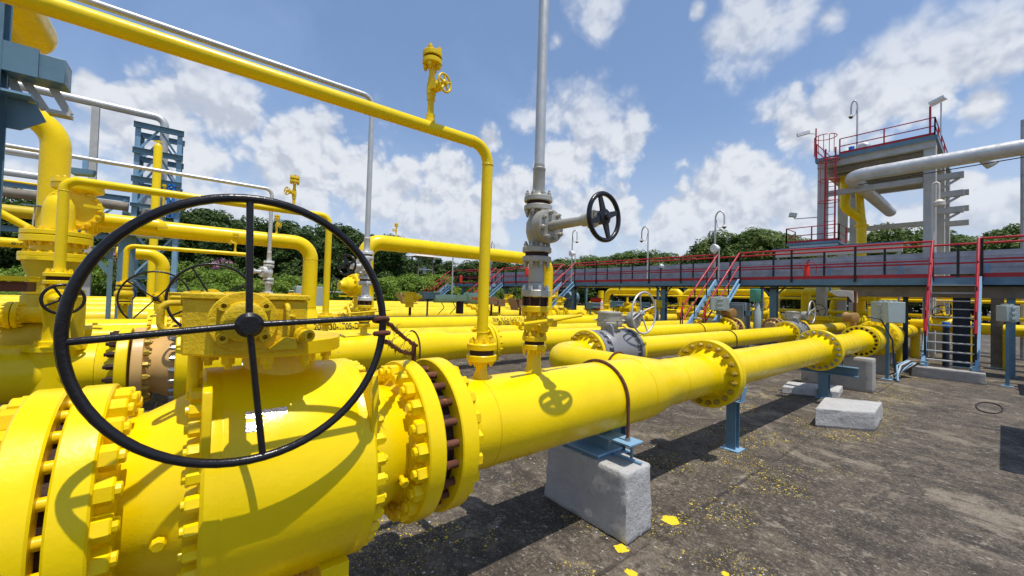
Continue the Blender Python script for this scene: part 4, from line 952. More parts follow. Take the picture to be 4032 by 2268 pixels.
b.lathe(pc, ax, [(0, .225), (.004, .23), (.05, .23), (.054, .225), (.054, .12)], 52); o = b.build('outlet_flange', 'yellow', t); nut_ring(o, pc + ax.normalized() * .052, ax, .195, 18, .024, .034, 'yellow_thick', .3)
b = MB(); b.lathe((CX + .10, CY + .22, 2.63), (0, 0, 1), [(0, .12), (.04, .21), (.08, .215), (.085, .2), (.095, .2), (.10, .215), (.145, .21)], 44); o = b.build('top_flange', 'yellow', t)
nut_ring(o, (CX + .1, CY + .22, 2.775), (0, 0, 1), .17, 12, .018, .025, 'yellow_thick', .3)
MB().bar((CX + .2, CY - .1, 2.47), (CX + .36, CY - .12, 2.455), .03, .03).build('indicator_arm', 'yellow', t)
MB().torus((CX + .02, CY - .235, 1.72), (0, -1, 0), .032, .01, 18, 8).build('shackle', 'yellow_thick', t)
t = thing('gas_pipe', 'broad horizontal yellow pipe leaving the stacked valve to the right', 'pipe', (-.5, 6.9, 0))
MB().tube(bend([(CX + .1, 6.9, 2.38), (-.4, 6.9, 2.38), (-.4, 6.9, 2.36)], .02), .09, 28).build('pipe_run', 'yellow', t)
flange(t, (-1.02, 6.9, 2.38), (-1, 0, 0), .2, .05, .09, .05, 12, .018, 'yellow', 'yellow_thick', merged=True)
# thick riser with an elbow behind
t = thing('gas_pipe', 'thick yellow riser with an elbow, against sky near the left edge', 'pipe', (-1.4, 7.3, 0))
MB().tube(bend([(-1.4, 7.3, .4), (-1.4, 7.3, 3.62), (-3.6, 7.3, 3.62)], .36, 14), .132, 36).build('pipe_run', 'yellow', t)
t = thing('gas_pipe', 'thick yellow pipe end in the top left corner above blue bracket', 'pipe', (-1.3, 5.6, 3.6))
MB().tube(bend([(-1.18, 2.2, 3.78), (-1.18, 5.6, 3.78), (-3.0, 5.6, 3.78)], .34, 12), .14, 36).build('pipe_run', 'yellow', t)

# blue steel frame at the left edge (y = 4)
t = thing('pipe_rack', 'near blue grey steel frame with deep bracket at left edge', 'steel frame', (-1.06, 4.0, 0))
MB().ibeam((-1.075, 4.0, 0), (-1.075, 4.0, 5.2), .15, .15, .012, (0, 1, 0)).build('column', 'blue', t)
MB().box(-1.0, -.735, 3.95, 4.12, 2.935, 3.10).build('beam', 'blue', t, bevel=.004)
MB().box(-1.0, -.85, 3.93, 3.952, 2.93, 3.115).build('stiffener', 'blue', t)
MB().prism([(-1.0, 4.06, 2.60), (-.94, 4.06, 2.60), (-.83, 4.06, 2.69), (-.875, 4.06, 2.79), (-1.0, 4.06, 2.80)], (0, .014, 0), 1).build('gusset_plate', 'blue', t)
MB().box(-1.0, -.875, 3.94, 4.14, 2.80, 2.815).build('bracket_plate', 'blue_light', t)
for x0, x1 in ((-.935, -.845), (-.815, -.735), (-1.0, -.94)): MB().bar((x0, 4.10, 2.94), (x1, 4.10, 2.78), .045, .03, (0, 1, 0)).build('brace', 'column', t)
MB().box(-.83, -.72, 4.05, 4.14, 2.755, 2.78).build('clip_plate', 'column', t)
# smaller left things
t = thing('gas_pipe', 'yellow pipe lettered 8-P-31 in black at the left edge', 'pipe', (-1.9, 7.6, 2.07))
MB().tube([(-4, 7.6, 2.075), (-1.38, 7.6, 2.075)], .058, 24).build('pipe_run', 'yellow', t)
wrap_text('8-P-31-1', -1.765, 180, .065, 'lettering', t, 7.6, 2.05, .058, end=-1.50)
t = thing('gas_pipe', 'yellow pipe, shade coloured in as olive, high at the left edge', 'pipe', (-2.2, 8.5, 2.5))
MB().tube([(-5, 8.5, 2.58), (-1.55, 8.5, 2.56)], .085, 24).build('pipe_run', 'yellow_shade', t)
t = thing('gas_pipe', 'thinnest yellow tube crossing dark trees at the left edge', 'pipe', (-2.2, 8, 2.9))
MB().tube([(-5, 8, 2.90), (-1.5, 8, 2.89)], .013, 12).build('pipe_run', 'yellow', t)
t = thing('gas_pipe', 'slanting yellow brace pipe at the left edge', 'pipe', (-1.9, 7.9, 2.3))
MB().tube([(-2.6, 7.9, 2.9), (-1.45, 7.9, 2.12)], .045, 16).build('pipe_run', 'yellow', t)
t = thing('hanger_rod', 'thin grey rod hanging at the left edge beside dark leaves', 'rod', (-1.6, 7.0, 1.7))
MB().tube([(-1.565, 7.2, 1.55), (-1.52, 7.2, 2.50)], .008, 8).build('rod', 'hood', t); MB().box(-1.62, -1.44, 7.17, 7.23, 2.50, 2.515).build('hanger_plate', 'blue', t)
t = thing('valve_cover', 'yellow bolted cover with rusty gap at left edge', 'valve', (-1.15, 5.0, 0))
MB().box(-1.5, -1.045, 4.9, 5.2, 1.603, 1.645).build('top_plate', 'yellow', t, bevel=.004)
MB().box(-1.5, -1.06, 4.93, 5.17, 1.52, 1.60).build('gasket', 'rust', t); MB().lathe((-1.42, 5.25, .6), (0, 0, 1), [(0, .1), (.92, .1)], 28).build('valve_body', 'yellow_shade', t)
t = thing('gas_pipe', 'small flanged yellow nozzle pointing at the left edge', 'pipe', (-1.3, 5.75, 1.29))
flange_pair(t, (-1.30, 5.72, 1.29), (1, 0, 0), .125, .035, .006, .07, 14, .012, 'yellow', hub=.05)
MB().lathe((-1.255, 5.72, 1.29), (1, 0, 0), [(0, .06), (.03, .072), (.17, .078), (.25, .078)], 28).build('pipe_run', 'yellow', t); MB().lathe((-1.34, 5.72, 1.29), (-1, 0, 0), [(0, .07), (.3, .075)], 24).build('pipe_run', 'yellow', t)
t = thing('gas_pipe', 'large yellow cone, shade coloured in as olive, behind the left rim of the big wheel', 'pipe', (-1.1, 5.85, 1.0))
b = MB(); b.lathe((-2.3, 5.95, .88), (1, 0, 0), [(0, .24), (.1, .24), (1.05, .40), (1.16, .40), (1.2, .37)], 44); b.build('reducer', 'yellow_shade', t)
for i, (x, yy, z, r) in enumerate(((-.55, 6.9, 1.0, .2), (-.35, 7.6, 1.05, .18))):
    t = thing('gas_pipe', ['bright yellow pipe stub between second and third rows', 'thinner bright pipe stub behind the first, left of the wheel spoke'][i], 'pipe', (x, yy, 0))
    MB().lathe((x - .9, yy, z - .1), (1, 0, 0), [(0, r), (1.05, r)], 36).build('pipe_run', 'yellow', t)
    flange(t, (x + .20, yy, z - .1), (1, 0, 0), r + .10, .07, r, .06, 14, .024, 'yellow', 'boltgrey', merged=True)
    flange(t, (x + .21, yy, z - .1), (-1, 0, 0), r + .10, .07, r, .06, 14, .024, 'yellow', 'boltgrey', merged=True)
    MB().lathe((x + .3, yy, z - .1), (1, 0, 0), [(0, r), (1.3, r)], 36).build('pipe_run', 'yellow', t)
t = thing('pipe_stand', 'blue plate bracket carrying the low silver vent pipe', 'stand', (-1.5, 9.1, 3.4))
MB().prism([(-1.68, 9.0, 3.385), (-1.31, 9.0, 3.40), (-1.34, 9.0, 3.32), (-1.55, 9.0, 3.30)], (0, .2, 0), 1).build('plate', 'blue', t)
MB().box(-1.46, -1.40, 9.07, 9.13, 3.39, 3.55).build('post', 'blue_light', t)
t = thing('gas_pipe', 'yellow pipe elbow dropping beside the lattice tower legs', 'pipe', (-.55, 11.5, 0))
MB().tube(bend([(-1.3, 11.5, 2.27), (-.57, 11.5, 2.27), (-.57, 11.5, .5)], .28, 12), .12, 30).build('pipe_run', 'yellow', t); weld(t, (-.57, 11.5, 1.98), (0, 0, 1), .12, 'yellow', .004)
# far arch between the third and fourth rows with its valve
t = thing('gas_pipe', 'widest yellow arch crossing behind the slim riser, dropping at both ends', 'pipe', (6.5, 10.4, 0))
MB().tube(bend([(3.42, 10.4, 1.2), (3.42, 10.4, 2.93), (9.98, 10.4, 2.93), (9.98, 10.4, .9)], .42, 14), .205, 44).build('pipe_run', 'yellow', t)
for z in (2.46,): weld(t, (9.98, 10.4, z), (0, 0, 1), .205, 'yellow', .005)
MB().lathe((9.98, 10.4, 1.15), (0, 0, -1), [(0, .205), (.2, .26), (.3, .27)], 28).build('pipe_foot', 'yellow', t)
sample_valve(4.22, 10.4, 3.13, 'tiny yellow vent valve on the widest arch, against white cloud', near=False, ax=(-.9, -.3, 0), s=.95)
t = thing('check_valve', 'bulky yellow valve with side handwheel at left foot of the widest arch', 'valve', (3.2, 10.4, 0))
b = MB(); b.lathe((3.42, 10.4, 1.0), (0, 0, 1), [(0, .28), (.1, .28), (.12, .33), (.18, .33), (.2, .25), (.5, .24), (.85, .22), (.95, .28), (1.02, .28), (1.1, .21), (1.3, .205)], 36); b.build('valve_body', 'yellow', t)
b = MB(); b.lathe((3.25, 10.4, 1.75), (-1, -.25, 0), [(0, .26), (.1, .26), (.12, .30), (.18, .30), (.2, .22), (.35, .2), (.42, .12), (.5, .1)], 32); o = b.build('side_cover', 'yellow', t); nut_ring(o, V((3.25, 10.4, 1.75)) + V((-1, -.25, 0)).normalized() * .18, (-1, -.25, 0), .25, 12, .025, .035, 'yellow_thick')
handwheel(t, (2.62, 10.25, 1.75), (-1, -.1, 0), .2, .012, 3, 'black'); MB().box(2.75, 3.3, 10.2, 10.24, 1.47, 1.50).build('hand_lever', 'yellow', t)
# ---------------------------------------------------------------- fourth and further rows of pipes, their actuators and boxes
for i, (yy, z, r, lb) in enumerate(((11.0, .70, .23, 'fourth row yellow pipe with green actuator on top'), (12.9, .80, .24, 'fifth row yellow pipe behind green actuator'), (14.8, .85, .22, 'sixth row yellow pipe in the middle distance'), (16.8, .9, .24, 'seventh row yellow pipe, a thin bright band'), (19, .95, .24, 'farthest row yellow pipe below shrubs'), (7.3, .72, .2, 'yellow pipe low between the second and third rows'))):
    t = thing('gas_pipe', lb, 'pipe', (8, yy, 0), 'parallel rows of yellow gas pipes')
    x1 = 26 if yy < 18 else 20
    MB().lathe((-6 if yy < 18 else -8, yy, z), (1, 0, 0), [(0, r), (x1 - (-6 if yy < 18 else -8), r)], 36).build('pipe_run', 'yellow_far', t)
    for x in ([3.0 + i * .7, 7.5 + i, 12.5 + i * .3] if i != 5 else [6.0, 14.2]):
        b = MB()
        for d in (0, .09, .55, .64): b.lathe((x + d, yy, z), (1, 0, 0), [(0, r + .11), (.06, r + .11)], 36)
        o = b.build('flange', 'yellow_far', t)
        for d in (-.03, .70): nut_ring(o, (x + d + (.0 if d < 0 else 0), yy, z), (1, 0, 0), r + .07, 14, .028, .04, 'yellow_thick')
def gear_op(label, x, y, z, wheel=True, s=1.0, wax=(-.2, -1, 0)):
    t = thing('gear_operator', label, 'valve gear', (x, y, z - .3), 'gearboxes on the far pipe rows')
    b = MB(); b.lathe((x, y, z - .28 * s), (0, 0, 1), [(0, .12 * s), (.15 * s, .12 * s), (.15 * s, .2 * s), (.2 * s, .2 * s), (.22 * s, .16 * s), (.42 * s, .16 * s), (.42 * s, .18 * s), (.45 * s, .18 * s)], 28); b.build('gearbox', 'yellow_far', t)
    b = MB(); b.lathe((x + .15 * s, y - .1 * s, z + .04 * s), (.5, -1, 0), [(0, .1 * s), (.1 * s, .1 * s), (.12 * s, .06 * s), (.2 * s, .05 * s)], 20); b.build('worm_housing', 'yellow_far', t)
    if wheel: handwheel(t, V((x + .1 * s, y - .4 * s, z + .04 * s)), wax, .3 * s, .012, 3, 'black')
gear_op('round yellow gearbox on a far pipe, right of the vent valve', 4.95, 11.0, 1.47, False)
gear_op('yellow gear operator under the arches, left of the red pump', 13.2, 12.9, 1.5, True, .9)
gear_op('yellow gear operator before the yellow loops, right of red pump', 14.2, 11.0, 1.42, True, .9, (-1, -.4, 0))
gear_op('yellow gear operator left of the blue column under the walkway', 15.5, 9.15, 1.45, True, 1.0, (-1, -.3, 0))
gear_op('yellow gear operator with black wheel near the far stairs', 11.6, 14.8, 1.55, True, .9, (-.5, -1, 0))
t = thing('actuator', 'pale green horizontal valve actuator with an orange sticker, left of the slim riser', 'actuator', (6.5, 11, 1.0))
b = MB(); b.lathe((5.72, 10.95, 1.47), (1, 0, 0), [(0, .11), (.01, .13), (.78, .13), (.79, .11)], 28); b.build('spring_cylinder', 'green', t)
b = MB(); b.lathe((6.86, 10.95, 1.50), (1, 0, 0), [(0, .19), (.03, .2), (.05, .2), (.05, .18), (.45, .18), (.45, .2), (.50, .2)], 28); b.build('power_cylinder', 'green', t)
MB().box(6.45, 6.88, 10.82, 11.08, 1.40, 1.60).build('housing', 'green', t, bevel=.01); MB().cyl((6.65, 10.95, 1.0), (6.65, 10.95, 1.42), .12, 18).build('yoke', 'darkrust', t)
MB().lathe((6.98, 10.95, 1.5), (1, 0, 0), [(0, .183), (.26, .183)], 8, False, math.radians(165), math.radians(195)).build('sticker', 'orange', t)
for a in ((5.9, 10.8, 1.35), (6.3, 10.8, 1.38)): MB().tube(bend([a, (a[0] + .1, 10.78, 1.2), (a[0] - .1, 10.78, 1.0)], .05), .012, 8).build('signal_tube', 'black_matte', t)
def tan_box(label, x, y, z, w, h, hood=False):
    t = thing('instrument_box', label, 'box', (x, y, z), 'tan boxes on the far pipes')
    MB().box(x, x + w, y, y + w, z, z + h).build('case', 'tan', t, bevel=.01)
    MB().box(x + w * .3, x + w * .85, y - .006, y - .001, z + h * .55, z + h * .75).build('sticker', 'orange', t)
    MB().cyl((x + w / 2, y + w / 2, .9), (x + w / 2, y + w / 2, z), .04, 10).build('post', 'darkrust', t)
    if hood:
        b = MB(); b.prism([(x - .25, y, z + h + .0), (x + w, y, z + h), (x + w, y, z + h - .02), (x - .20, y, z + h - .03), (x - .03, y, z - .05), (x + w, y, z - .05), (x + w, y, z - .08), (x - .05, y, z - .08)], (0, w, 0), 1); b.build('rain_hood', 'tan', t)
tan_box('tan box standing just right of the slim riser, next to twin', 7.9, 11, 1.30, .30, .26); tan_box('lower tan box, right one of the pair beside the slim riser', 8.25, 11, 1.24, .30, .24)
tan_box('tan box with wide rain hood directly left of the vent ball valve', 9.2, 11.0, 1.18, .42, .34, True); tan_box('tan box partly behind the dark instrument shelter', 5.15, 11.6, 1.35, .35, .25, True)
def shelter(label, x, y, z, w, h, d, open_dir=1, mat='blue'):
    t = thing('instrument_shelter', label, 'shelter', (x, y, 0), 'dark instrument shelters on posts')
    b = MB(); b.prism([(x, y, z), (x, y - d, z + h * .3), (x, y - d, z + h), (x, y, z + h)], (w, 0, 0), 1); b.build('hood', mat, t)
    MB().box(x - .02, x + w + .02, y - d - .03, y + .01, z + h, z + h + .02).build('roof', 'blue_light', t)
    MB().box(x + w * .3, x + w * .6, y - d * .9, y - d * .5, z + .02, z + h * .6).build('gauge', 'black_matte', t); MB().cyl((x + w / 2, y - .02, 0), (x + w / 2, y - .02, z), .03, 10).build('post', 'blue', t)
shelter('blue grey instrument shelter with open front, left of the green actuator', 5.35, 11.2, 1.38, .55, .26, .3)
shelter('dark grey instrument hood standing left of the grey gearbox', 11.1, 9.5, 1.22, .42, .22, .3); shelter('dark instrument hood above the grey gearbox, second from left', 12.5, 9.5, 1.28, .4, .24, .3); shelter('dark instrument hood behind the grey handwheel', 14.6, 9.6, 1.25, .4, .24, .3)
t = thing('pump_skid', 'small red and white pump assembly under the walkway', 'pump', (16, 13.4, 0))
MB().lathe((15.8, 13.2, 1.55), (.5, -1, 0), [(0, .12), (.5, .12)], 18).build('motor', 'red_bright', t); MB().box(15.7, 16.2, 12.9, 13.5, .9, 1.42).build('housing', 'red', t, bevel=.02); MB().lathe((16.3, 13.0, 1.1), (0, 0, 1), [(0, .13), (.35, .13), (.4, .08)], 18).build('vessel', 'lampwhite', t)
t = thing('filter_vessel', 'dark blue rounded filter vessel under the left part of the walkway', 'vessel', (16.4, 15.4, 0))
MB().lathe((16.0, 15.3, 1.6), (1, -.5, 0), [(0, .05), (.05, .3), (.15, .38), (.7, .38), (.8, .3), (.85, .05)], 28).build('shell', 'blue', t); MB().box(16.2, 16.5, 15, 15.5, 0, 1.3).build('skirt', 'blue', t)
t = thing('regulator_group', 'cluster of yellow regulators and valves with black wheels below the leftmost stairs', 'valve', (15, 17, 0))
for x, yy, z, r in ((14.2, 16.2, 1.55, .22), (14.9, 16.4, 1.5, .18), (15.4, 15.9, 1.4, .2), (16, 16.6, 1.6, .22)):
    o = MB().lathe((x, yy, z), (.7, -.7, 0), [(0, .1), (.04, r), (.12, r), (.14, r * .7), (.35, r * .6), (.36, r), (.44, r), (.48, .1)], 24).build('regulator', 'yellow_far', t)
    MB().cyl((x + .15, yy - .15, .5), (x + .15, yy - .15, z), .08, 14).build('pipe_leg', 'yellow_far', t)
    handwheel(t, (x - .12, yy - .2, z + .05), (-.4, -1, 0), .2, .014, 4, 'black')

# ---------------------------------------------------------------- the raised blue walkway with red railings
WX0, WX1, WZ = 15.0, 16.05, 2.415
openings = [(.36, 1.13), (5.86, 6.6), (13.65, 14.4), (19.6, 20.35), (25.5, 26.3)]
Y0, Y1 = -4.0, 25.5
wk = thing('walkway', 'long raised blue steel walkway with red handrails crossing the view', 'walkway', (WX0, 8, 0))
for x, xs in ((WX0, 1), (WX1, -1)):
    b = MB(); b.box(min(x, x + xs * .012), max(x, x + xs * .012), Y0, Y1, WZ - .2, WZ)
    b.box(min(x, x + xs * .07), max(x, x + xs * .07), Y0, Y1, WZ - .2, WZ - .188); b.box(min(x + xs * .0125, x + xs * .07), max(x + xs * .0125, x + xs * .07), Y0, Y1, WZ - .012, WZ); b.build('girder', 'blue', wk)
MB().box(WX0 + .075, WX1 - .075, Y0, Y1, WZ - .04, WZ - .002).build('deck', 'under', wk)
segs = []; a = Y0
for o0, o1 in openings: segs.append((a, o0)); a = o1
segs = [s for s in segs if s[1] - s[0] > .2] + ([(a, Y1)] if Y1 - a > .2 else [])
def rails(x, segs, off=0.0):
    for s0, s1 in segs:
        for z, r in ((3.37, .028), (2.86, .024)): MB().tube([(x, s0, z), (x, s1, z)], r, 10).build('top_rail' if z > 3 else 'mid_rail', 'red', wk)
        MB().box(x - .004, x + .004, s0, s1, WZ + .005, WZ + .105).build('toe_board', 'red', wk)
        n = max(1, round((s1 - s0) / 1.45))
        for k in range(n + 1):
            yy = min(max(s0 + (s1 - s0) * k / n, s0 + .03), s1 - .03)
            MB().box(x - .034, x - .005, yy - .027, yy + .027, WZ - .09, 3.36).build('rail_post', 'black_matte', wk)
rails(WX0, segs); rails(WX1, [(Y0 + .4, Y1)])
MB().box(WX0 + .2, WX0 + .24, 4.0, 24, WZ - .30, WZ - .26).build('cable_ladder', 'darkrust', wk)
MB().box(WX0 + .3, WX0 + .7, -4, 3.1, WZ - .50, WZ - .22).build('soffit', 'under', wk)
for yy in (-3.2, 4.93, 9.0, 14.1, 19.9, 25.0):
    MB().ibeam((WX0 + .5, yy, 0), (WX0 + .5, yy, WZ - .2), .2, .2, .014, (1, 0, 0)).build('support_column', 'blue', wk)
    for sg in (-1, 1): MB().bar((WX0 + .45, yy + sg * .05, WZ - .55), (WX0 + .45, yy + sg * .35, WZ - .21), .05, .05).build('brace', 'blue', wk)
ct = thing('cable_tray', 'grey ribbed cable tray wall running behind the red railings', 'cable tray', (17, 8, 0))
MB().box(16.98, 17.03, -4, 24.2, 2.62, 3.27).build('tray_side', 'tray', ct)
for z in (2.80, 2.96, 3.12): MB().box(16.968, 16.979, -4, 24.2, z, z + .02).build('rib', 'tray', ct)
for k in range(16): MB().box(16.93, 16.967, -3.2 + k * 1.72, -3.13 + k * 1.72, 2.1, 3.02 if k % 2 else 2.9).build('bracket', 'blue_light', ct)
for k in range(7): MB().box(17.05, 17.15, -3 + k * 4.4, -2.9 + k * 4.4, 0, 2.62).build('post', 'blue', ct)

def stairs(label, yc0, yc1, x_foot, z_foot, n=9, x_top=14.96):
    t = thing('stairs', label, 'stairs', (x_foot, (yc0 + yc1) / 2, 0), 'steel stairs up to the walkway')
    p0 = V((x_foot, 0, z_foot)); p1 = V((x_top, 0, WZ - .04)); d = (p1 - p0).normalized(); up = V((-d.z, 0, d.x))
    for yy in (yc0, yc1):
        b = MB(); b.bar(p0 + V((0, yy, 0)), p1 + V((0, yy, 0)), .012, .19, up)
        s = 1 if yy == yc0 else -1
        for k in (-1, 1): b.bar(p0 + V((0, yy - s * .03, 0)) + up * k * .089, p1 + V((0, yy - s * .03, 0)) + up * k * .089, .055, .010, up)
        b.build('stringer', 'blue_light', t)
        hr = .92
        q0 = p0 + V((0, yy, hr + .05)) + d * .25; q1 = V((x_top + .02, yy, 3.37))
        for k, (dz, r) in enumerate(((0, .03), (-.46, .022))):
            a = q0 + V((0, 0, dz)); c = q1 + V((0, 0, dz))
            pts = [a + V((-.12, 0, -.35)), a, c] if k == 0 else [a, c]
            MB().tube(pts, r, 10).build('handrail' if k == 0 else 'mid_rail', 'red', t)
        MB().tube([q0 + V((-.12, 0, -.35)), p0 + d * .22 + V((-.05, yy, .02))], .02, 10).build('newel', 'black_matte', t)
        for f in (.08, .38, .70):
            a = p0.lerp(p1, f) + V((0, yy, .02)); h_ = q0.lerp(q1, max(0, f)); MB().box(a.x - .02, a.x + .02, yy - .012 - (.0 if yy == yc1 else 0), yy + .012, a.z, h_.z - .01).build('post', 'black_matte', t)
        MB().box(x_foot - .06, x_foot + .08, yy - .05, yy + .05, z_foot, z_foot + .12).build('foot_bracket', 'blue_light', t)
    for k in range(n):
        q = p0.lerp(p1, (k + .8) / (n + .6)); MB().box(q.x - .02, q.x + .17, yc0 + .012, yc1 - .012, q.z - .012, q.z + .012).build('tread', 'column', t)
    return t
stairs('steel stairs at the right with grey treads and thick red handrails, seen head on', .38, 1.16, 13.50, .245, 10)
stairs('steel stairs with bright blue stringers behind the large grey enclosure', 5.86, 6.6, 12.3, .30, 10)
stairs('far steel stairs partly hidden by the vent pipe valves', 13.65, 14.4, 12.2, .3); stairs('second stairs from the left, crossing behind the slim riser', 19.6, 20.35, 12.2, .3); stairs('leftmost stairs at the walkway end by green shrubs', 25.5, 26.3, 12.2, .3)
plinth('long low concrete block under the foot of the head on stairs', [(13.28, .22), (13.75, .24), (13.75, 1.38), (13.30, 1.36)], .245, mat='concrete', seed=21, taper=.985)
for i, (yy, z) in enumerate(((3.93, 2.5), (17.6, 2.85), (25.0, 2.5))):
    t = thing('fire_extinguisher', ['red fire extinguisher standing on the walkway before the tower', 'red fire extinguisher hanging on the railing right of the slim riser', 'red fire extinguisher at the left end of the walkway'][i], 'extinguisher', (15.25, yy, z), 'fire extinguishers on the walkway')
    s = 1.0 if i == 0 else 1.25
    MB().lathe((15.2, yy, z - .02), (0, 0, 1), [(0, .085 * s), (.36 * s, .085 * s), (.42 * s, .06 * s), (.44 * s, .03 * s), (.5 * s, .03 * s)], 20).build('cylinder', 'red_bright', t)
    MB().bar((15.2, yy - .02, z + .5 * s), (15.1, yy - .1, z + .53 * s), .03, .02).build('handle', 'black_matte', t)
    MB().tube(bend([(15.2, yy - .03, z + .47 * s), (15.2, yy - .25, z + .45 * s), (15.2, yy - .24, z + .1)], .14), .012, 8).build('hose', 'red' if i == 0 else 'black_matte', t)

def mast(label, x, y, z0, z1, flip=1, cam=True):
    t = thing('camera_mast', label, 'lamp mast', (x, y, z0), 'crook top camera masts')
    pts = [(x, y, z0), (x, y, z1 - .3)] + [(x, y - flip * .16 * (1 - math.cos(a)), z1 - .3 + .26 * math.sin(a)) for a in [PI * k / 12 for k in range(1, 13)]] + [(x, y - flip * .32, z1 - .55)]
    MB().tube(pts, [.035 if i < 1 else .028 for i in range(len(pts))], 12).build('pole', 'silver', t)
    q = V((x, y - flip * .32, z1 - .55))
    MB().lathe(q, (0, 0, -1), [(0, .04), (.05, .05), (.08, .085), (.11, .085)], 20).build('dome_housing', 'hood', t); MB().dome(q + V((0, 0, -.11)), (0, 0, -1), .062, .062, 18).build('dome_lens', 'lens', t)
    MB().tube(bend([(x, y - flip * .03, z1 - .35), (x, y - flip * .1, z1 - .7), (x, y - flip * .3, z1 - .62)], .08), .008, 6).build('cable', 'black_matte', t)
mast('crook topped camera mast right of the black handwheel, tallest', 15.15, 6.78, 2.3, 5.05); mast('crook topped camera mast with its hook turned left', 15.15, 9.6, 2.3, 4.85, -1); mast('crook topped camera mast just right of the grey vent valve', 15.15, 14.0, 2.2, 5.15); mast('crook topped mast showing only its hook behind the slim riser', 15.15, 21.2, 2.2, 5.2)
for i, (yy, z) in enumerate(((6.62, 3.62), (13.75, 3.9))):
    t = thing('floodlight', ['white round floodlight on the walkway rail at the middle stairs', 'white round floodlight left of the walkway, against trees'][i], 'floodlight', (15.1, yy, z - .3), 'round floodlights')
    MB().lathe((15.1, yy, z), (-1, .3, -.1), [(0, .06), (.12, .13), (.26, .16), (.28, .15)], 22).build('lamp_head', 'lampwhite', t); MB().cyl((15.12, yy, 2.4), (15.12, yy, z - .05), .025, 10).build('bracket', 'silver', t)
t = thing('camera', 'small white camera on the middle of the walkway railing', 'camera', (15.1, 8.9, 3.1)); MB().bar((15.1, 8.95, 3.1), (14.9, 8.75, 3.0), .12, .1).build('body', 'lampwhite', t); MB().cyl((15.1, 8.95, 2.42), (15.1, 8.95, 3.06), .018, 8).build('stem', 'black_matte', t)

# ---------------------------------------------------------------- tower with platform at the right
tw = thing('platform_tower', 'tall pale grey column tower with a railed platform on top at the right', 'tower', (22, 3.1, 0))
TY0, TY1 = 1.63, 4.69
for i, x in enumerate((20.15, 23.4, 25.7)):
    for yy in (TY0, TY1):
        w = .16 if i else .155
        b = MB(); b.box(x - w, x + w, yy - w, yy + w, 0, 7.45); b.build('column', 'column', tw, bevel=.012)
for x, z, h in ((20.15, 6.2, .20), (23.4, 5.12, .20), (25.7, 7.2, .2)):
    if h: MB().box(x - .09, x + .09, TY0 + .165, TY1 - .165, z - h / 2, z + h / 2).build('cross_beam', 'column', tw)
for yy in (TY0, TY1):
    for z in (7.2,): MB().box(20.32, 25.53, yy - .08, yy + .08, z - .1, z + .1).build('side_beam', 'column', tw)
PZ = 7.56
b = MB(); b.box(19.82, 19.84, TY0 - .2, TY1 + .2, PZ - .06, PZ + .10); b.box(19.845, 25.9, TY0 - .2, TY0 - .18, PZ - .06, PZ + .10); b.box(19.845, 25.9, TY1 + .18, TY1 + .2, PZ - .06, PZ + .1); b.build('platform_edge', 'blue', tw)
MB().box(19.845, 25.88, TY0 - .17, TY1 + .17, PZ - .02, PZ + .02).build('platform_deck', 'tray', tw)
for k in range(6): MB().ibeam((20.2 + k * 1.08, TY0 - .1, PZ - .14), (20.2 + k * 1.08, TY1 + .1, PZ - .14), .12, .2).build('deck_joist', 'column', tw)
MB().ibeam((19.95, TY0 - .15, PZ - .17), (19.95, TY1 + .15, PZ - .17), .14, .26).build('deck_joist', 'column', tw)
def prail(pts, z, hs=(.62, .32), rr=.02, mat='red', posts=1.2):
    for h in hs: MB().tube([(p[0], p[1], z + h) for p in pts], rr, 8).build('guard_rail', mat, tw)
    for a, c in zip(pts, pts[1:]):
        L = math.hypot(c[0] - a[0], c[1] - a[1]); n = max(1, round(L / posts))
        for k in range(n + 1): q = (a[0] + (c[0] - a[0]) * k / n, a[1] + (c[1] - a[1]) * k / n); MB().box(q[0] - .02, q[0] + .02, q[1] - .02, q[1] + .02, z, z + hs[0]).build('guard_post', mat, tw)
        MB().bar((a[0], a[1], z + .05), (c[0], c[1], z + .05), .012, .09).build('toe_board', mat, tw)
prail([(19.86, 4.1), (19.86, 1.5), (25.8, 1.5)], PZ + .1); prail([(25.8, 4.85), (19.86, 4.85)], PZ + .1)
# caged ladder on the front face with its landing
for yy in (4.52, 4.20): MB().bar((19.72, yy, 3.6), (19.72, yy, 7.95), .05, .05, (1, 0, 0)).build('ladder_rail', 'red', tw)
for k in range(13): MB().tube([(19.72, 4.20, 4.15 + k * .28), (19.72, 4.52, 4.15 + k * .28)], .013, 6).build('ladder_rung', 'red', tw)
for z in (5.75, 6.6, 7.4): MB().torus((19.55, 4.36, z), (0, 0, 1), .33, .016, 24, 6).build('ladder_hoop', 'red', tw)
for a in (2.4, 3.14, 3.9): MB().tube([(19.55 + .33 * math.cos(a), 4.36 + .33 * math.sin(a) , 5.75), (19.55 + .33 * math.cos(a), 4.36 + .33 * math.sin(a), 7.4)], .01, 6).build('cage_bar', 'red', tw)
for a in (2.2, 2.7, 3.2, 3.7, 4.2, 1.7): MB().tube([(19.6 + .36 * math.cos(a), 4.5 + .36 * math.sin(a), PZ + .1), (19.6 + .36 * math.cos(a), 4.5 + .36 * math.sin(a), PZ + .85)], .012, 6).build('cage_bar', 'red', tw)
MB().torus((19.6, 4.5, PZ + .85), (0, 0, 1), .36, .016, 22, 6).build('ladder_hoop', 'red', tw)
MB().box(18.9, 20.0, 3.9, 5.6, 4.02, 4.10).build('landing_deck', 'blue', tw)
prail([(20.0, 5.6), (18.92, 5.6), (18.92, 3.9), (20.0, 3.9)], 4.1, (.62, .3), .018, posts=.85)
MB().box(18.95, 19.05, 3.95, 5.5, 3.75, 4.0).build('landing_beam', 'column', tw)
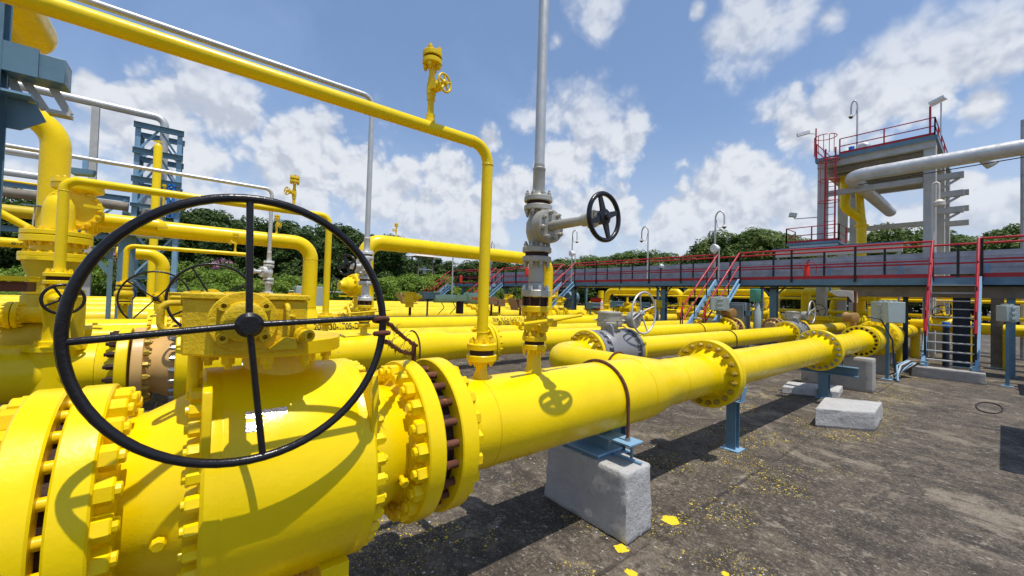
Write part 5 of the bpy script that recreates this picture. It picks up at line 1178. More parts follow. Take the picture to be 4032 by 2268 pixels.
for yy in (1.70, 2.13): MB().bar((25.4, yy, 3.2), (25.4, yy, 6.2), .04, .04, (1, 0, 0)).build('ladder_rail', 'red', tw)
for k in range(12): MB().tube([(25.4, 1.70, 3.3 + k * .25), (25.4, 2.13, 3.3 + k * .25)], .012, 6).build('ladder_rung', 'red', tw)
for z in (6.15, 5.52, 4.95):
    MB().box(20.3, 20.5, .85, TY0 - .165, z, z + .2).build('bracket_arm', 'column', tw); MB().bar((20.4, .95, z), (20.4, TY0 - .17, z - .35), .07, .07).build('bracket_brace', 'column', tw)
    MB().box(23.5, 23.7, .85, TY0 - .165, z, z + .2).build('bracket_arm', 'column', tw)
t = thing('roof_canopy', 'blue grey canopy edge just above the walkway in front of the tower', 'canopy', (17.6, 3.6, 3.5)); MB().box(17.3, 18.9, 1.95, 5.6, 3.66, 3.72).build('roof', 'blue', t); MB().box(17.4, 17.5, 2.0, 5.5, 3.40, 3.655).build('beam', 'hood', t); MB().box(17.42, 17.48, 2.05, 2.11, 0, 3.4).build('post', 'column', t); MB().box(17.42, 17.48, 5.4, 5.46, 0, 3.4).build('post', 'column', t)
t = thing('gas_pipe', 'thick silver pipe sweeping across the tower and out of the picture right', 'pipe', (19, 0, 6.4))
MB().tube(bend([(19.0, -7, 6.48), (19.0, 3.62, 6.48), (27.5, 3.62, 6.48)], .55, 12), .235, 36).build('pipe_run', 'silver', t); MB().lathe((27.5, 3.62, 6.48), (1, 0, 0), [(0, .235), (.1, .2), (.15, .05)], 24).build('end_cap', 'silver', t)
MB().box(18.9, 19.1, -.75, -.6, 0, 6.23).build('support_post', 'blue', t)
t = thing('gas_pipe', 'silver pipe behind the thick silver one, on the tower side', 'pipe', (22.5, 1, 7.4)); MB().tube(bend([(22.5, 1.75, 7.45), (22.5, .6, 7.45), (22.5, .25, 6.9)], .4), .17, 24).build('pipe_run', 'silver', t)
t = thing('cable', 'thin cable stretched below the thick silver pipe', 'cable', (18.2, 0, 5.9)); MB().tube([(18.6, -4, 6.15), (18.6, 3.3, 6.02)], .016, 8).build('strand', 'black_matte', t)
t = thing('gas_pipe', 'stout yellow riser with offset elbow inside the tower', 'pipe', (22, 3.7, 0))
MB().tube(bend([(22.4, 3.85, 0), (22.4, 3.85, 5.4), (22.0, 4.35, 5.9), (22.0, 4.35, 7.3)], .4, 8), .17, 28).build('pipe_run', 'yellow', t); MB().tube(bend([(22.4, 3.85, 5.4), (22.4, 3.95, 6.6)], .1), .14, 20).build('branch', 'yellow', t)
flange(t, (22.4, 3.85, 5.15), (0, 0, 1), .24, .05, .17, .05, 12, .02, 'yellow', 'yellow', merged=True)
t = thing('vent_pipe', 'short silver and blue vent hardware standing on the tower platform', 'pipe', (21, 3.7, 7.6)); MB().tube(bend([(21.2, 3.5, 7.6), (21.2, 3.5, 8.25), (21.2, 3.75, 8.25), (21.2, 3.75, 7.9)], .12), .12, 20).build('vent_bend', 'silver', t); MB().lathe((21.2, 3.4, 7.6), (0, 0, 1), [(0, .28), (.14, .28), (.16, .2), (.3, .2)], 24).build('flange', 'lampwhite', t); MB().lathe((21.0, 3.95, 7.6), (0, 0, 1), [(0, .1), (.62, .1)], 16).build('blue_cylinder', 'blue_bright', t); MB().lathe((21.0, 4.15, 7.6), (0, 0, 1), [(0, .08), (.5, .08)], 14).build('yellow_cylinder', 'yellow', t)
mast('crook topped camera mast on the tower platform', 19.9, 3.58, 7.6, 9.72, -.6)
t = thing('camera', 'white camera on a stub at the left corner of the tower platform', 'camera', (19.8, 4.95, 8.4)); MB().bar((19.6, 5.05, 8.78), (19.35, 5.4, 8.68), .14, .12).build('body', 'lampwhite', t); MB().tube([(19.85, 4.88, 7.6), (19.85, 4.88, 8.95)], .025, 8).build('stem', 'red', t)
MB().tube([(19.85, 4.88, 8.72), (19.6, 5.05, 8.72)], .018, 8).build('arm', 'silver', t)
t = thing('floodlight', 'flat white floodlight at the right corner of tower platform', 'floodlight', (20, 1.45, 8.6)); MB().bar((19.9, 1.62, 8.78), (19.8, 1.25, 8.88), .26, .10).build('lamp_head', 'lampwhite', t); MB().tube([(19.9, 1.62, 7.6), (19.9, 1.62, 8.72)], .03, 8).build('pole', 'red', t); MB().tube([(19.9, 1.36, 7.6), (19.9, 1.36, 8.75)], .022, 8).build('stay', 'silver', t)
t = thing('floodlight', 'grey floodlight on an arm left of the tower column', 'floodlight', (20, 5.1, 5.2)); MB().bar((19.8, 5.5, 5.4), (19.7, 5.75, 5.45), .22, .16).build('lamp_head', 'boxgrey', t); MB().tube(bend([(20.1, 4.85, 5.28), (19.9, 5.6, 5.28), (19.85, 5.62, 5.38)], .04), .02, 8).build('arm', 'silver', t)
t = thing('camera_mast', 'short pale crook post in front of the right tower column', 'lamp mast', (19.5, 1.5, 2), 'crook top camera masts'); MB().tube(bend([(18.4, 1.42, 0), (18.4, 1.42, 5.65), (18.4, 1.30, 5.65), (18.4, 1.30, 5.1)], .06), .04, 12).build('pole', 'hood', t); MB().lathe((18.4, 1.28, 5.1), (0, 0, -1), [(0, .06), (.08, .14), (.2, .14), (.22, .05)], 20).build('lamp_shade', 'hood', t)
t = thing('mast', 'thin grey mast cut by the right picture edge', 'mast', (22.0, -.45, 0)); MB().tube([(22, -.42, 0), (22, -.42, 8.2)], .06, 12).build('pole', 'tray', t)

# yellow loops behind the walkway
for i, (ya, yb, z, x) in enumerate(((17.0, 11.7, 2.2, 22.0), (11.5, 7.4, 2.2, 22), (6.95, 1.0, 2.2, 22), (5.0, -6, 2.1, 23.5))):
    t = thing('gas_pipe', ['yellow pipe loop left of the blue stairs, under the walkway', 'yellow pipe loop behind the blue stairs and enclosure', 'yellow pipe loop rising left of the concrete columns', 'yellow header pipe behind the concrete columns'][i], 'pipe', (x, (ya + yb) / 2, 0), 'yellow loops under the walkway')
    MB().tube(bend([(x, ya, .3), (x, ya, z), (x, yb, z), (x, yb, .3)], .5, 10), .2 if i < 3 else .16, 28).build('pipe_run', 'yellow', t)
for i, (y0, y1, z, x, r) in enumerate(((16, -8, 1.9, 21.4, .055), (18, -8, 1.34, 21.4, .075), (17, -8, .95, 21.6, .2), (4, -8, 2.1, 21.2, .09), (24, -8, 2.55, 23, .12))):
    t = thing('gas_pipe', ['thin level yellow pipe below the loops', 'second thin level yellow pipe lower below the loops', 'stout low yellow header behind the columns', 'bright yellow pipe seen through the head on stairs', 'yellow pipe high behind the walkway girder'][i], 'pipe', (x, 4, 0)); MB().tube([(x, y0, z), (x, y1, z)], r, 18).build('pipe_run', 'yellow', t)
for i, yy in enumerate((11.97, 7.0, 3.9, 2.35, 15.0)):
    t = thing('gas_pipe', ['yellow standpipe left of the red pump', 'yellow standpipe by the green dome', 'yellow standpipe behind concrete columns', 'yellow standpipe right of the far columns', 'yellow standpipe left of blue filter vessel'][i], 'pipe', (18.8, yy * 1.2, 0)); MB().tube([(18.8, yy * 1.25, 0), (18.8, yy * 1.25, 2.1)], .16 if i % 2 == 0 else .12, 18).build('pipe_run', 'yellow', t)
    b = MB(); b.lathe((18.8, yy * 1.25 - .8, .95), (0, 1, 0), [(0, .3), (.1, .3), (.12, .2), (.5, .22), (.52, .3), (.62, .3)], 24); b.build('valve_body', 'yellow_far', t); handwheel(t, (18.3, yy * 1.25 - .5, 1.4), (-1, 0, 0), .25, .014, 4, 'black')
t = thing('gas_pipe', 'broad capped yellow vessel with bolted lid before the concrete columns', 'vessel', (17.9, 4.4, 0)); b = MB(); b.lathe((17.9, 4.35, .7), (0, 0, 1), [(0, .45), (.35, .45), (.37, .55), (.45, .55), (.45, .5), (.52, .5)], 36); o = b.build('vessel_body', 'yellow', t); nut_ring(o, (17.9, 4.35, 1.15), (0, 0, 1), .52, 18, .03, .05, 'yellow')

# small yellow valves, stubs and bypass lines filling the yard below and behind the walkway
vr = random.Random(3)
spots = [(17.6, 7.6), (18.3, 9.3), (17.8, 10.9), (18.6, 12.6), (17.4, 13.9), (18.9, 15.2), (17.3, 6.0), (16.6, 2.6), (18.4, 1.3), (17.2, -.6), (18.6, 17.5), (16.9, 11.9)]
kinds = ['beside the blue column', 'below the loop', 'left of the loop', 'near the red pump', 'by the blue vessel', 'farther left', 'by the blue stairs', 'left of the head on stairs', 'behind the head on stairs', 'right of the head on stairs', 'below the far railing', 'between the loops']
for i, (x, yy) in enumerate(spots):
    t = thing('bypass_valve', 'small yellow valve with flanges and handwheel under the walkway, ' + kinds[i], 'valve', (x, yy, 0), 'small yellow valves under the walkway')
    h = vr.uniform(.9, 1.25); b = MB(); r = vr.uniform(.10, .15)
    b.lathe((x, yy - .7, h), (0, 1, 0), [(0, r), (.3, r), (.3, r * 1.9), (.36, r * 1.9), (.37, r * 1.3), (.6, r * 1.6), (.82, r * 1.3), (.83, r * 1.9), (.89, r * 1.9), (.89, r), (1.3, r)], 24); b.build('valve_body', 'yellow', t)
    b = MB(); b.lathe((x, yy - .1, h + r), (0, 0, 1), [(0, r), (.12, r), (.12, r * 1.5), (.17, r * 1.5), (.18, r * .5), (.45, r * .35)], 20); b.build('bonnet', 'yellow_far', t)
    handwheel(t, (x - (.0 if i % 2 else .3), yy - .1, h + r + (.45 if i % 2 else .25)), (0, 0, 1) if i % 2 else (-1, .2, 0), .2, .014, 4, 'black' if i % 3 else 'silver')
    for s in (-.65, .5): MB().cyl((x, yy + s, 0), (x, yy + s, h), r * .8, 14).build('pipe_leg', 'yellow_far', t)

# ---------------------------------------------------------------- enclosures, cabinets, hood, cables on the right
def enclosure(label, x, y, z, w, h, d, rot=0.0, post=True):
    t = thing('junction_box', label, 'junction box', (x, y, 0), 'grey junction boxes on posts')
    R_ = Matrix.Rotation(rot, 3, 'Z')
    def bx(a0, a1, b0, b1, c0, c1): 
        m = MB(); m.box(a0, a1, b0, b1, c0, c1); m.v = [R_ @ p + V((x, y, z)) for p in m.v]; return m
    bx(-w / 2, w / 2, -d / 2, d / 2, 0, h).build('case', 'boxgrey', t, bevel=.012)
    m = MB(); m.box(-w / 2 - .012, w / 2 + .012, -d * .06, d * .06, -.012, h + .012); m.v = [R_ @ p + V((x, y, z)) for p in m.v]; m.build('door_seam', 'boxgrey', t, bevel=.006)
    for k in range(3):
        for sx in (-1, 1): bx(sx * (w / 2 + .012) - .016, sx * (w / 2 + .012) + .016, -d * .16, d * .16, h * (.12 + .33 * k), h * (.12 + .33 * k) + .05).build('door_clamp', 'boxgrey', t, bevel=.004)
        bx(-w * .38 + w * .33 * k, -w * .38 + w * .33 * k + .05, -d * .16, d * .16, h + .010, h + .034).build('door_clamp', 'boxgrey', t, bevel=.004)
    if post:
        MB().box(x - .03, x + .03, y - .03, y + .03, 0.012, z).build('post', 'blue', t); MB().box(x - .1, x + .1, y - .09, y + .09, 0, .012).build('base_plate', 'blue_light', t, bevel=.002)
    return t
enclosure('large grey green junction box at the foot of the blue stairs', 12.75, 5.55, 1.36, .62, .40, .50, .5)
enclosure('grey green junction box on a blue post right of the empty flange', 12.1, 1.62, 1.27, .36, .46, .46, -.75)
enclosure('small grey green junction box by the right picture edge', 13.6, -.06, 1.38, .26, .34, .22, .6)
t = thing('cabinet', 'tall grey green cabinet right of the large junction box', 'cabinet', (14.2, 5.5, 0)); MB().box(14.0, 14.4, 5.25, 5.75, .0, 1.62).build('case', 'cabgrey', t, bevel=.012); MB().box(13.97, 13.998, 5.30, 5.70, .15, 1.55).build('door', 'cabgrey', t, bevel=.006); MB().box(13.95, 13.968, 5.34, 5.36, .8, .95).build('handle', 'silver', t)
t = thing('analyser', 'white instrument with green translucent dome under the walkway', 'instrument', (14.2, 5.05, 0)); MB().lathe((14.2, 5.05, 1.66), (0, 0, 1), [(0, .14), (.02, .155), (.4, .155), (.42, .13)], 26).build('dome', 'teal', t); MB().lathe((14.2, 4.98, .7), (0, 0, 1), [(0, .11), (.65, .11), (.72, .08), (.95, .05)], 22).build('body', 'boxgrey', t); MB().box(14.0, 14.25, 5.15, 5.35, 1.2, 1.36).build('terminal_box', 'blue', t)
t = thing('sun_hood', 'cream sheet metal rain hood on a dark red post', 'hood', (13.2, 2.5, 0))
b = MB(); b.prism([(13.2, 2.92, 1.99), (13.2, 2.75, 1.86), (13.2, 2.52, 1.86), (13.2, 2.42, 1.70), (13.2, 2.40, 1.70), (13.2, 2.42, 2.0), (13.2, 2.72, 2.03)], (.45, 0, 0), 1); b.build('hood', 'hood', t, bevel=.006)
MB().box(13.22, 13.30, 2.36, 2.42, .0, 2.0).build('post', 'rust', t); MB().box(13.25, 13.6, 2.43, 2.55, 1.72, 1.85).build('transmitter', 'darkrust', t)
t = thing('control_valve', 'brown round valve actuator above the flange with empty holes', 'valve', (11.6, 1.9, .9)); MB().lathe((11.35, 2.02, 1.36), (.55, 1, .0), [(0, .09), (.01, .11), (.05, .11), (.06, .10), (.18, .10), (.20, .115), (.24, .11), (.25, .05)], 28).build('actuator', 'brown', t); MB().tube(bend([(11.5, 1.85, 1.38), (11.55, 1.65, 1.35), (11.8, 1.5, .9), (11.8, 1.45, .2)], .1), .016, 10).build('conduit', 'navy', t); MB().cyl((11.5, 2.1, .9), (11.5, 2.1, 1.3), .05, 12).build('stem_neck', 'brown', t)
b = MB(); b.lathe((11.2, LY, LZ), (1, 0, 0), [(0, .33), (.06, .33), (.06, .22), (.35, .24), (.6, .30), (.9, .30), (1.1, .22), (1.1, .33), (1.18, .33)], 44); o = b.build('valve_body', 'yellow', t); nut_ring(o, (12.3, LY, LZ), (-1, 0, 0), .28, 16, .026, .04, 'yellow_thick')
v5 = thing('ball_valve', 'large distant yellow ball valve with nut rings behind the junction box post', 'valve', (13.6, LY, 0))
b = MB(); b.lathe((12.4, LY, LZ), (1, 0, 0), [(0, .33), (.08, .33), (.08, .24), (.4, .26), (.45, .40), (.5, .42), (1.0, .42), (1.05, .40), (1.1, .26), (1.4, .24), (1.42, .34), (1.5, .34)], 48); o = b.build('valve_body', 'yellow', v5)
for x, s in ((12.83, -1), (13.52, 1), (13.8, -1)): nut_ring(o, (x, LY, LZ), (s, 0, 0), .34 if x > 13.7 else .37, 20, .028, .045, 'yellow')
MB().box(13.0, 13.45, 1.75, 2.1, 1.28, 1.6).build('gearbox', 'yellow', v5, bevel=.02); MB().box(12.9, 13.4, 1.75, 2.1, 0, .5).build('foot', 'concrete', v5)
p = thing('gas_pipe', 'front row yellow pipe far under the walkway', 'pipe', (17, LY, 0)); MB().lathe((13.9, LY, LZ), (1, 0, 0), [(0, .2), (8, .2)], 36).build('pipe_run', 'yellow_far', p)
p = thing('conduit_bundle', 'bundle of pale flexible conduits spilling onto slab behind the pier', 'cables', (12.5, 1.5, 0))
for k in range(6): MB().tube(bend([(11.9 + .1 * k, 1.42 + .04 * k, .02 + .03 * (k % 3)), (12.4 + .1 * k, 1.5 - .05 * k, .30), (12.9, 1.35 - .04 * k, .42), (13.2, 1.5, .1)], .18, 5), .018, 8).build('conduit', ['blue_light', 'column', 'black_matte'][k % 3], p)
t = thing('cable', 'black cable loop lying on the slab toward right edge', 'cable', (10.2, .15, 0)); MB().tube([(10.25 + .55 * math.cos(a), .14 + .14 * math.sin(a), .009) for a in [6.6 * k / 44 for k in range(45)]], .008, 8).build('strand', 'black_matte', t)
for i, (x, yy, w, h, q) in enumerate(((16.8, .73, .16, 2.0, 'navy'), (15.6, 1.72, .05, 2.2, 'navy'), (15.5, -.12, .07, 2.2, 'blue'), (17.5, .1, .12, 2.1, 'under'))):
    t = thing('steel_column', ['dark navy column seen through the head on stairs', 'dark slim column left of the head on stairs', 'dark blue column right of the head on stairs', 'brown grey panel column behind the small junction box'][i], 'column', (x, yy, 0)); MB().ibeam((x, yy, .015), (x, yy, h), w * 2, w * 2, .014, (1, 0, 0)).build('shaft', q, t); MB().box(x - w * 1.5, x + w * 1.5, yy - w * 1.5, yy + w * 1.5, 0, .015).build('base_plate', 'blue', t)
for i, (x, yy) in enumerate(((16.4, 1.0), (16.4, .45))):
    t = thing('drum', ['small blue topped drum left behind the stair treads', 'small blue topped drum right behind the stair treads'][i], 'drum', (x, yy, .8)); MB().lathe((x, yy, 0), (0, 0, 1), [(0, .07), (1.1, .07)], 18).build('body', 'navy', t); MB().lathe((x, yy, 1.101), (0, 0, 1), [(0, .085), (.13, .085), (.15, .07)], 18).build('cap', 'blue_bright', t)
for i, (x, yy, w, d, h) in enumerate(((14.9, 1.9, .4, .25, .5), (16.5, 2.3, .5, .4, .6), (13.4, 2.3, .3, .6, .55))):
    plinth(['grey concrete block left of the head on stairs', 'farther grey concrete block left of the head on stairs', 'grey concrete pier under the distant ball valve'][i], [(x, yy), (x + w, yy), (x + w, yy + d), (x, yy + d)], h, mat='concrete', seed=30 + i, seg=4)
t = thing('equipment_rack', 'dark cluttered equipment rack at the right picture edge', 'rack', (15, -1.2, 0)); MB().box(14.2, 14.3, -.62, -.5, 0, 2.1).build('post', 'black_matte', t); MB().box(12.4, 12.5, -.75, -.6, 0, 1.0).build('post', 'black_matte', t)
for k in range(3): MB().box(12.4, 14.3, -.8 - k * .02, -.6 - k * .02, .35 + .5 * k, .5 + .5 * k).build('shelf', 'blue', t); MB().lathe((12.8 + .5 * k, -.6, .7 + .3 * k), (-1, .3, 0), [(0, .1), (.2, .1)], 16).build('gauge', ['silver', 'yellow', 'black'][k], t)
# ---------------------------------------------------------------- blue lattice tower at the left, far silver pipe
lt = thing('lattice_tower', 'blue steel lattice tower with crossed braces at the left', 'tower', (-1.3, 20.5, 0))
X0, X1, TY, TB = -1.86, -.68, 20.0, 21.3
for x in (X0, X1):
    for yy in (TY, TB): MB().ibeam((x, yy, 0), (x, yy, 7.55), .15, .15, .014, (0, 1, 0)).build('leg', 'blue_light', lt)
for i, z in enumerate((1.9, 3.55, 4.55, 5.5, 6.55, 7.5)):
    for yy in (TY, TB): MB().ibeam((X0 - .12, yy - .11, z), (X1 + .12, yy - .11, z), .12, .2 if i > 2 else .12, .014).build('cross_beam', 'blue', lt)
    for x in (X0, X1): MB().ibeam((x, TY, z - .2), (x, TB, z - .2), .1, .14, .012).build('side_beam', 'blue', lt)
zz = (.3, 1.9, 3.55, 4.55, 5.5, 6.55, 7.5)
for a, c in zip(zz, zz[1:]):
    for yy in (TY - .02, TB - .02):
        MB().bar((X0, yy, a), ((X0 + X1) / 2, yy, c) if c > 4 else (X1, yy, c), .07, .05, (0, 1, 0)).build('brace', 'blue_light', lt); MB().bar((X1, yy + .06, a), ((X0 + X1) / 2, yy + .06, c) if c > 4 else (X0, yy + .06, c), .07, .05, (0, 1, 0)).build('brace', 'blue_light', lt)
    MB().bar((X1, TY, a), (X1, TB, c), .06, .05, (1, 0, 0)).build('brace', 'blue_light', lt)
t = thing('gas_pipe', 'silver pipe high at the left bending down into the lattice tower', 'pipe', (-4, 20.6, 8)); MB().tube(bend([(-9, 20.6, 8.15), (-1.17, 20.6, 8.15), (-1.17, 20.6, 4.0)], .3, 10), .135, 24).build('pipe_run', 'silver', t); MB().box(-3.15, -2.95, 20.5, 20.7, 0, 8.0).build('support_post', 'column', t)
t = thing('gas_pipe', 'slim yellow standpipe capped on top before the lattice tower', 'pipe', (-1.28, 19.5, 0)); MB().lathe((-1.26, 19.5, 1.0), (0, 0, 1), [(0, .125), (5.72, .125), (5.8, .09), (5.84, .04), (5.95, .04)], 24).build('pipe_run', 'yellow', t); MB().bar((-1.4, 19.5, 6.9), (-1.14, 19.5, 6.92), .05, .04).build('cap_valve', 'yellow', t)
for i, (x, z, m_) in enumerate(((-.93, 5.1, 'blue_bright'), (-.79, 5.1, 'blue_bright'), (-1.06, 5.05, 'yellow'))):
    t = thing('vent_tube', ['left bright blue tube on the lattice tower', 'right bright blue tube on the lattice tower', 'thin yellow tube left of the blue tubes on the lattice tower'][i], 'tube', (x, 19.9, 4)); MB().tube([(x, 19.85, 4.2), (x, 19.85, z + .3)], .05 if i < 2 else .035, 12).build('pipe_run', m_, t); MB().lathe((x, 19.85, z + .3), (0, 0, 1), [(0, .07), (.08, .07)], 12).build('cap', m_, t)
t = thing('drum_vessel', 'silver domed vessel inside the lattice tower', 'vessel', (-1.55, 20.6, 3)); MB().lathe((-1.5, 20.55, 3.4), (0, 0, 1), [(0, .2), (.3, .27), (1.6, .27), (1.85, .2), (1.95, .05)], 28).build('shell', 'silver', t)
t = thing('pipe_bridge', 'low blue pipe bridge left of the lattice tower carrying silver pipes', 'bridge', (-3.5, 20.4, 0))
for z in (3.3, 4.75): MB().ibeam((-9, 20.1, z), (-2.0, 20.1, z), .15, .18).build('beam', 'blue', t)
for x in (-3.3, -2.1, -6): MB().ibeam((x, 20.1, 0), (x, 20.1, 4.7), .14, .14, .014, (0, 1, 0)).build('leg', 'blue', t)
MB().bar((-3.3, 20.05, 3.35), (-2.1, 20.05, 4.7), .06, .05, (0, 1, 0)).build('brace', 'blue_light', t); MB().bar((-2.1, 20.12, 3.35), (-3.3, 20.12, 4.7), .06, .05, (0, 1, 0)).build('brace', 'blue_light', t)
for i, (z, r) in enumerate(((5.15, .12), (5.85, .13))):
    t = thing('gas_pipe', ['lower silver pipe lying on the low blue bridge', 'upper silver pipe over the low blue bridge, far left'][i], 'pipe', (-5, 20.3, z)); MB().tube([(-10, 20.3, z), (-2.05 if i == 0 else -3.6, 20.3, z)], r, 20).build('pipe_run', 'silver', t)
t = thing('gas_pipe', 'brown lagged pipe below the low blue bridge', 'pipe', (-5, 19.8, 4.3)); MB().tube([(-6, 19.8, 4.42), (-2, 19.8, 4.42)], .16, 20).build('pipe_run', 'under', t)

# guard house beyond the hedge
t = thing('watch_tower', 'small open watch post with a pale pitched roof among the trees', 'watch tower', (19.3, 40, 0))
b = MB(); gx, gy = 19.35, 40.0
b.add([(gx - 1.35, gy - 1.2, 5.62), (gx + 1.35, gy - 1.2, 5.62), (gx + 1.35, gy + 1.2, 5.62), (gx - 1.35, gy + 1.2, 5.62), (gx - .5, gy, 6.05), (gx + .5, gy, 6.05)], [(0, 1, 5, 4), (1, 2, 5), (2, 3, 4, 5), (3, 0, 4), (3, 2, 1, 0)]); b.build('roof', 'hood', t, sharp=0)
for sx in (-.85, .85):
    for sy in (-.8, .8): MB().box(gx + sx - .06, gx + sx + .06, gy + sy - .06, gy + sy + .06, 0, 5.6).build('post', 'under', t)
MB().box(gx - 1.2, gx + 1.2, gy - 1.1, gy + 1.1, 3.3, 3.42).build('floor', 'under', t); MB().box(gx - .9, gx + .9, gy - .86, gy - .82, 4.2, 4.28).build('guard_rail', 'tray', t); MB().box(gx - .2, gx + .2, gy - .6, gy - .3, 3.8, 4.5).build('cabinet', 'boxgrey', t); MB().lathe((gx + .9, gy - .9, 5.1), (0, 0, 1), [(0, .15), (.25, .05)], 12).build('lamp', 'lampwhite', t)
t = thing('mast', 'thin pale mast in front of dark trees beyond the walkway end', 'mast', (15, 26, 0)); MB().tube([(14.6, 25.2, 0), (14.6, 25.2, 4.6)], .05, 10).build('pole', 'column', t)
t = thing('cabinet', 'blue grey cabinet behind the second row valves, left of the slim line', 'cabinet', (3.1, 16, 0)); MB().box(2.85, 3.8, 16, 16.5, 0, 1.75).build('case', 'boxgrey', t, bevel=.02); MB().box(2.9, 3.35, 15.975, 15.998, .1, 1.65).build('door', 'boxgrey', t)
t = thing('guard_fence', 'low pipe guard rail behind the yellow rows, left of centre', 'fence', (5, 22, 0)); MB().tube([(3.6, 22, .2), (3.6, 22, 1.55), (8, 22, 1.55)], .03, 8).build('rail', 'column', t); MB().tube([(3.6, 22, .95), (8, 22, .95)], .03, 8).build('rail', 'column', t)

# ---------------------------------------------------------------- trees and shrubs
def crown_mesh(name, mat, seed, nclump, nleaf, leaf, flat=.8):
    r = random.Random(seed); vs = []; fs = []
    for c in range(nclump):
        # clump centres fill an uneven ellipsoid shell
        while True:
            p = V((r.uniform(-1, 1), r.uniform(-1, 1), r.uniform(-.75, 1)))
            if .32 < p.length < .88: break
        p = V((p.x, p.y, p.z * flat)) * r.uniform(.8, 1.1); cr = r.uniform(.16, .34)
        for k in range(nleaf):
            while True:
                q = V((r.uniform(-1, 1), r.uniform(-1, 1), r.uniform(-1, 1)))
                if q.length < 1: break
            if r.random() < .7: q = q.normalized() * r.uniform(.75, 1.05)
            o = p + V((q.x, q.y, q.z * .62)) * cr
            nrm = (V((q.x, q.y, q.z + .7)) + V((r.uniform(-.8, .8), r.uniform(-.8, .8), r.uniform(-.6, .6)))).normalized()
            _, u, w = frame(nrm); a = r.uniform(0, 2 * PI); u2 = u * math.cos(a) + w * math.sin(a); w2 = nrm.cross(u2); s = leaf * r.uniform(.6, 1.35)
            i = len(vs); vs += [o - u2 * s, o - w2 * s * .45, o + u2 * s, o + w2 * s * .45]; fs.append((i, i + 1, i + 2, i + 3))
    me = bpy.data.meshes.new(name); me.from_pydata(vs, [], fs); me.materials.append(M[mat]); me.update(); return me
CR = {k: [crown_mesh('crown', k, s + 11 * i, 80, 150, .050) for s in range(3)] for i, k in enumerate(('leaf_dark', 'leaf_mid'))}
SH = [crown_mesh('foliage', 'leaf_light', 50 + s, 70, 160, .044, .9) for s in range(3)]
def trunk_mesh(seed):
    r = random.Random(seed); b = MB()
    b.tube([(0, 0, -1.5), (.03, .02, -.9), (-.02, .03, -.3), (.02, 0, .2)], [.075, .06, .05, .025], 9)
    for k in range(6):
        a = k * 1.05 + r.uniform(-.3, .3); z = r.uniform(-.75, -.2); e = V((math.cos(a) * .62, math.sin(a) * .62, z + r.uniform(.35, .7)))
        b.tube([(0, 0, z), V((e.x * .5, e.y * .5, z + .15)), e], [.038, .026, .010], 6)
    return b.mesh('trunk', M['bark'])
TR = [trunk_mesh(s) for s in range(3)]
TREES = [(-13.2,54.0,8.7),(-12.3,55.8,10.0),(-11.1,57.4,9.5),(-7.9,57.4,9.4),(-6.0,53.3,9.3),(-1.0,51.9,9.4),(0.9,52.9,10.1),(3.0,46.1,8.7),(5.5,51.8,9.5),(6.9,45.5,8.7),(8.7,41.6,8.1),(11.6,44.4,9.1),(14.2,44.8,8.7),(14.5,39.5,7.5),(18.9,45.7,6.6),(23.4,47.2,6.6),(24.7,43.6,6.6),(26.8,40.1,6.2),(31.4,41.6,6.3),(36.4,42.7,6.5),(42.6,40.0,7.1),(43.3,36.9,7.6),(49.2,37.3,8.4),(50.3,33.8,8.3),(56.7,33.8,8.9),(57.3,30.8,8.1),(57.6,28.0,9.5),(57.8,25.2,10.4),(57.8,22.6,11.0),(57.7,20.2,10.8),(62.0,19.2,10.7),(66.6,18.2,9.6),(74.9,11.5,11.4),(73.9,9.7,11.6),(73.2,7.7,12.0),(78.1,6.3,12.1),(74.7,3.9,11.1),(82.0,3.2,10.7),(87.3,1.6,10.3),(79.8,-0.2,10.8),(78.1,-1.4,11.2)]
TREES += [(46.5,38.5,7.6),(47.8,35.4,7.9),(53.5,33.6,8.4),(60.5,26.5,9.6),(61,23.5,10.2),(60,21,10.6),(70,15,10.4),(71.5,10.5,11.2),(80,5,11.5),(77,2.2,10.8),(64.5,17,9.6)]
SHRUBS = [(-9.5,40.9,2.9),(-8.2,41.1,3.2),(-5.4,40.2,3.7),(-3.6,38.8,3.5),(-0.3,34.8,3.8),(1.3,32.2,3.1),(3.0,30.9,2.9),(4.1,28.8,2.6),(4.8,28.1,2.8),(6.5,28.1,2.7),(7.7,27.1,2.5),(10.3,27.6,2.9),(11.9,28.9,3.6),(13.3,27.7,3.7),(15.0,27.7,3.5),(17.3,28.4,3.3),(20.4,29.7,3.5),(23.8,29.6,3.7),(-8.1,37.3,1.3),(0.5,30.4,2.2)]
def part_obj(name, me, parent, loc, sc, rz):
    o = bpy.data.objects.new(name, me); COL.objects.link(o); o.parent = parent; o.location = loc; o.scale = sc; o.rotation_euler = (0, 0, rz); return o
pl = rnd
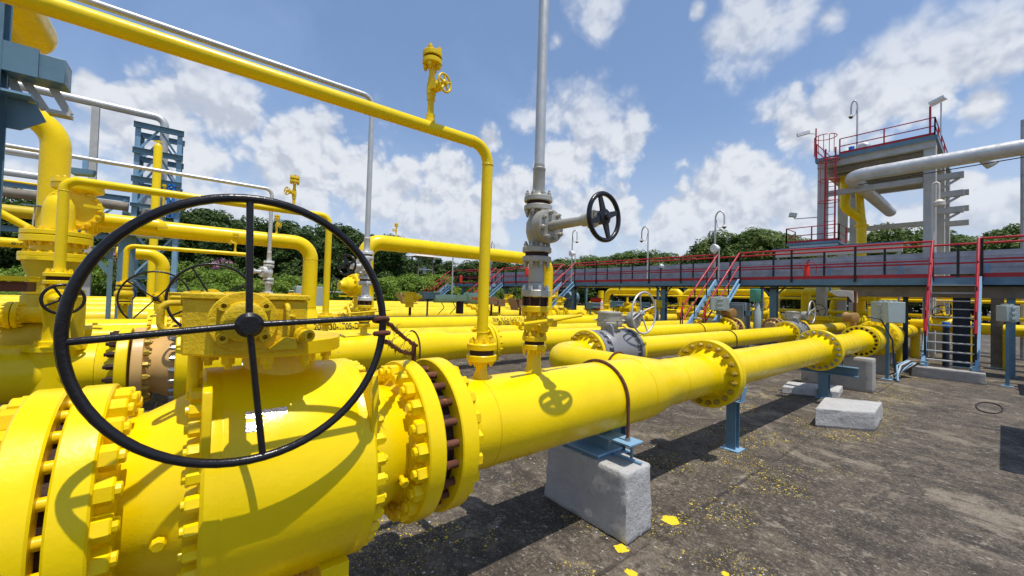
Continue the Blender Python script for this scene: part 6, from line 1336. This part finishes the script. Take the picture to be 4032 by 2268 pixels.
for i, (x, y, h) in enumerate(TREES):
    left = i < 20
    t = thing('tree', 'dense dark green tree in the belt beyond the yellow pipes' if left else 'green tree in the distant row beyond the walkway', 'tree', (x, y, 0), 'tree belt at the left' if left else 'tree row at the right')
    h *= (1.0 if left else 1.06) * pl.uniform(.9, 1.08)
    rx = (3.3 if left else 4.3) * pl.uniform(.9, 1.2); rz = h * .40
    part_obj('trunk', TR[i % 3], t, (0, 0, h - rz * 1.02), (rx * .9, rx * .9, (h - rz) / 1.5), pl.uniform(0, 6))
    part_obj('crown', CR['leaf_dark' if left else 'leaf_mid'][i % 3], t, (0, 0, h - rz * .82), (rx, rx, rz), pl.uniform(0, 6))
    if left and i % 1 == 0: part_obj('crown', CR['leaf_dark'][(i + 1) % 3], t, (pl.uniform(-.8, .8), pl.uniform(-.8, .8), h * .36), (rx * .95, rx * .9, h * .36), pl.uniform(0, 6))
    elif not left: part_obj('crown', CR['leaf_mid'][(i + 1) % 3], t, (pl.uniform(-1, 1), pl.uniform(-1, 1), h * .38), (rx * .9, rx * .9, h * .32), pl.uniform(0, 6))
for i, (x, y, h) in enumerate(SHRUBS):
    t = thing('shrub', 'light green leafy shrub in front of dark trees', 'shrub', (x, y, 0), 'light green shrubs')
    part_obj('foliage', SH[i % 3], t, (0, 0, h * .45), (2.0 * pl.uniform(.9, 1.2), 1.6, h * .56), pl.uniform(0, 6)); part_obj('stem', TR[i % 3], t, (0, 0, h * .6), (.6, .6, h * .4), 0)
# a few lilac blossoms
for i, (x, y, z) in enumerate(((24.6, 33.5, 3.4), (23.6, 33.8, 3.7), (25.4, 33.2, 3.2), (-3.4, 36, 4.2), (1.6, 36.5, 3.9))):
    t = thing('flowering_shrub', 'lilac flowering shrub behind the walkway end' if i < 3 else 'lilac flowering shrub among the dark trees', 'shrub', (x, y, 0), 'lilac shrubs')
    part_obj('foliage', CR['leaf_mid'][i % 3], t, (0, 0, z * .5), (1.3, 1.2, z * .5), i)
    me = crown_mesh('blossom', 'pink', 90 + i, 10, 40, .07); part_obj('blossom', me, t, (0, 0, z * .82), (1.1, 1.0, z * .22), i)
# undergrowth and a low wall of leaves closing the gaps far behind
b = MB()
for i, (x0, y0, x1, y1, h) in enumerate(((-40, 62, 40, 58, 5.0), (40, 56, 74, 26, 5.5), (74, 26, 100, -40, 6.5))):
    L = math.hypot(x1 - x0, y1 - y0); d = V((x1 - x0, y1 - y0, 0)) / L; nn = int(L * 200)
    for k in range(nn):
        p = V((x0, y0, 0)) + d * pl.uniform(0, L) + V((-d.y, d.x, 0)) * pl.uniform(-1.5, 1.5); z = h * pl.random() ** .8 * (.75 + .25 * math.sin(p.x * .7) * math.cos(p.y * .5))
        n_ = V((pl.uniform(-1, 1), pl.uniform(-1, 1), pl.uniform(0, 1))).normalized(); _, u, w = frame(n_); s = pl.uniform(.18, .42)
        q = p + V((0, 0, z)); b.add([q - u * s, q - w * s * .5, q + u * s, q + w * s * .5], [(0, 1, 2, 3)])
b.build('undergrowth', 'leaf_dark', kind='stuff', sharp=0)
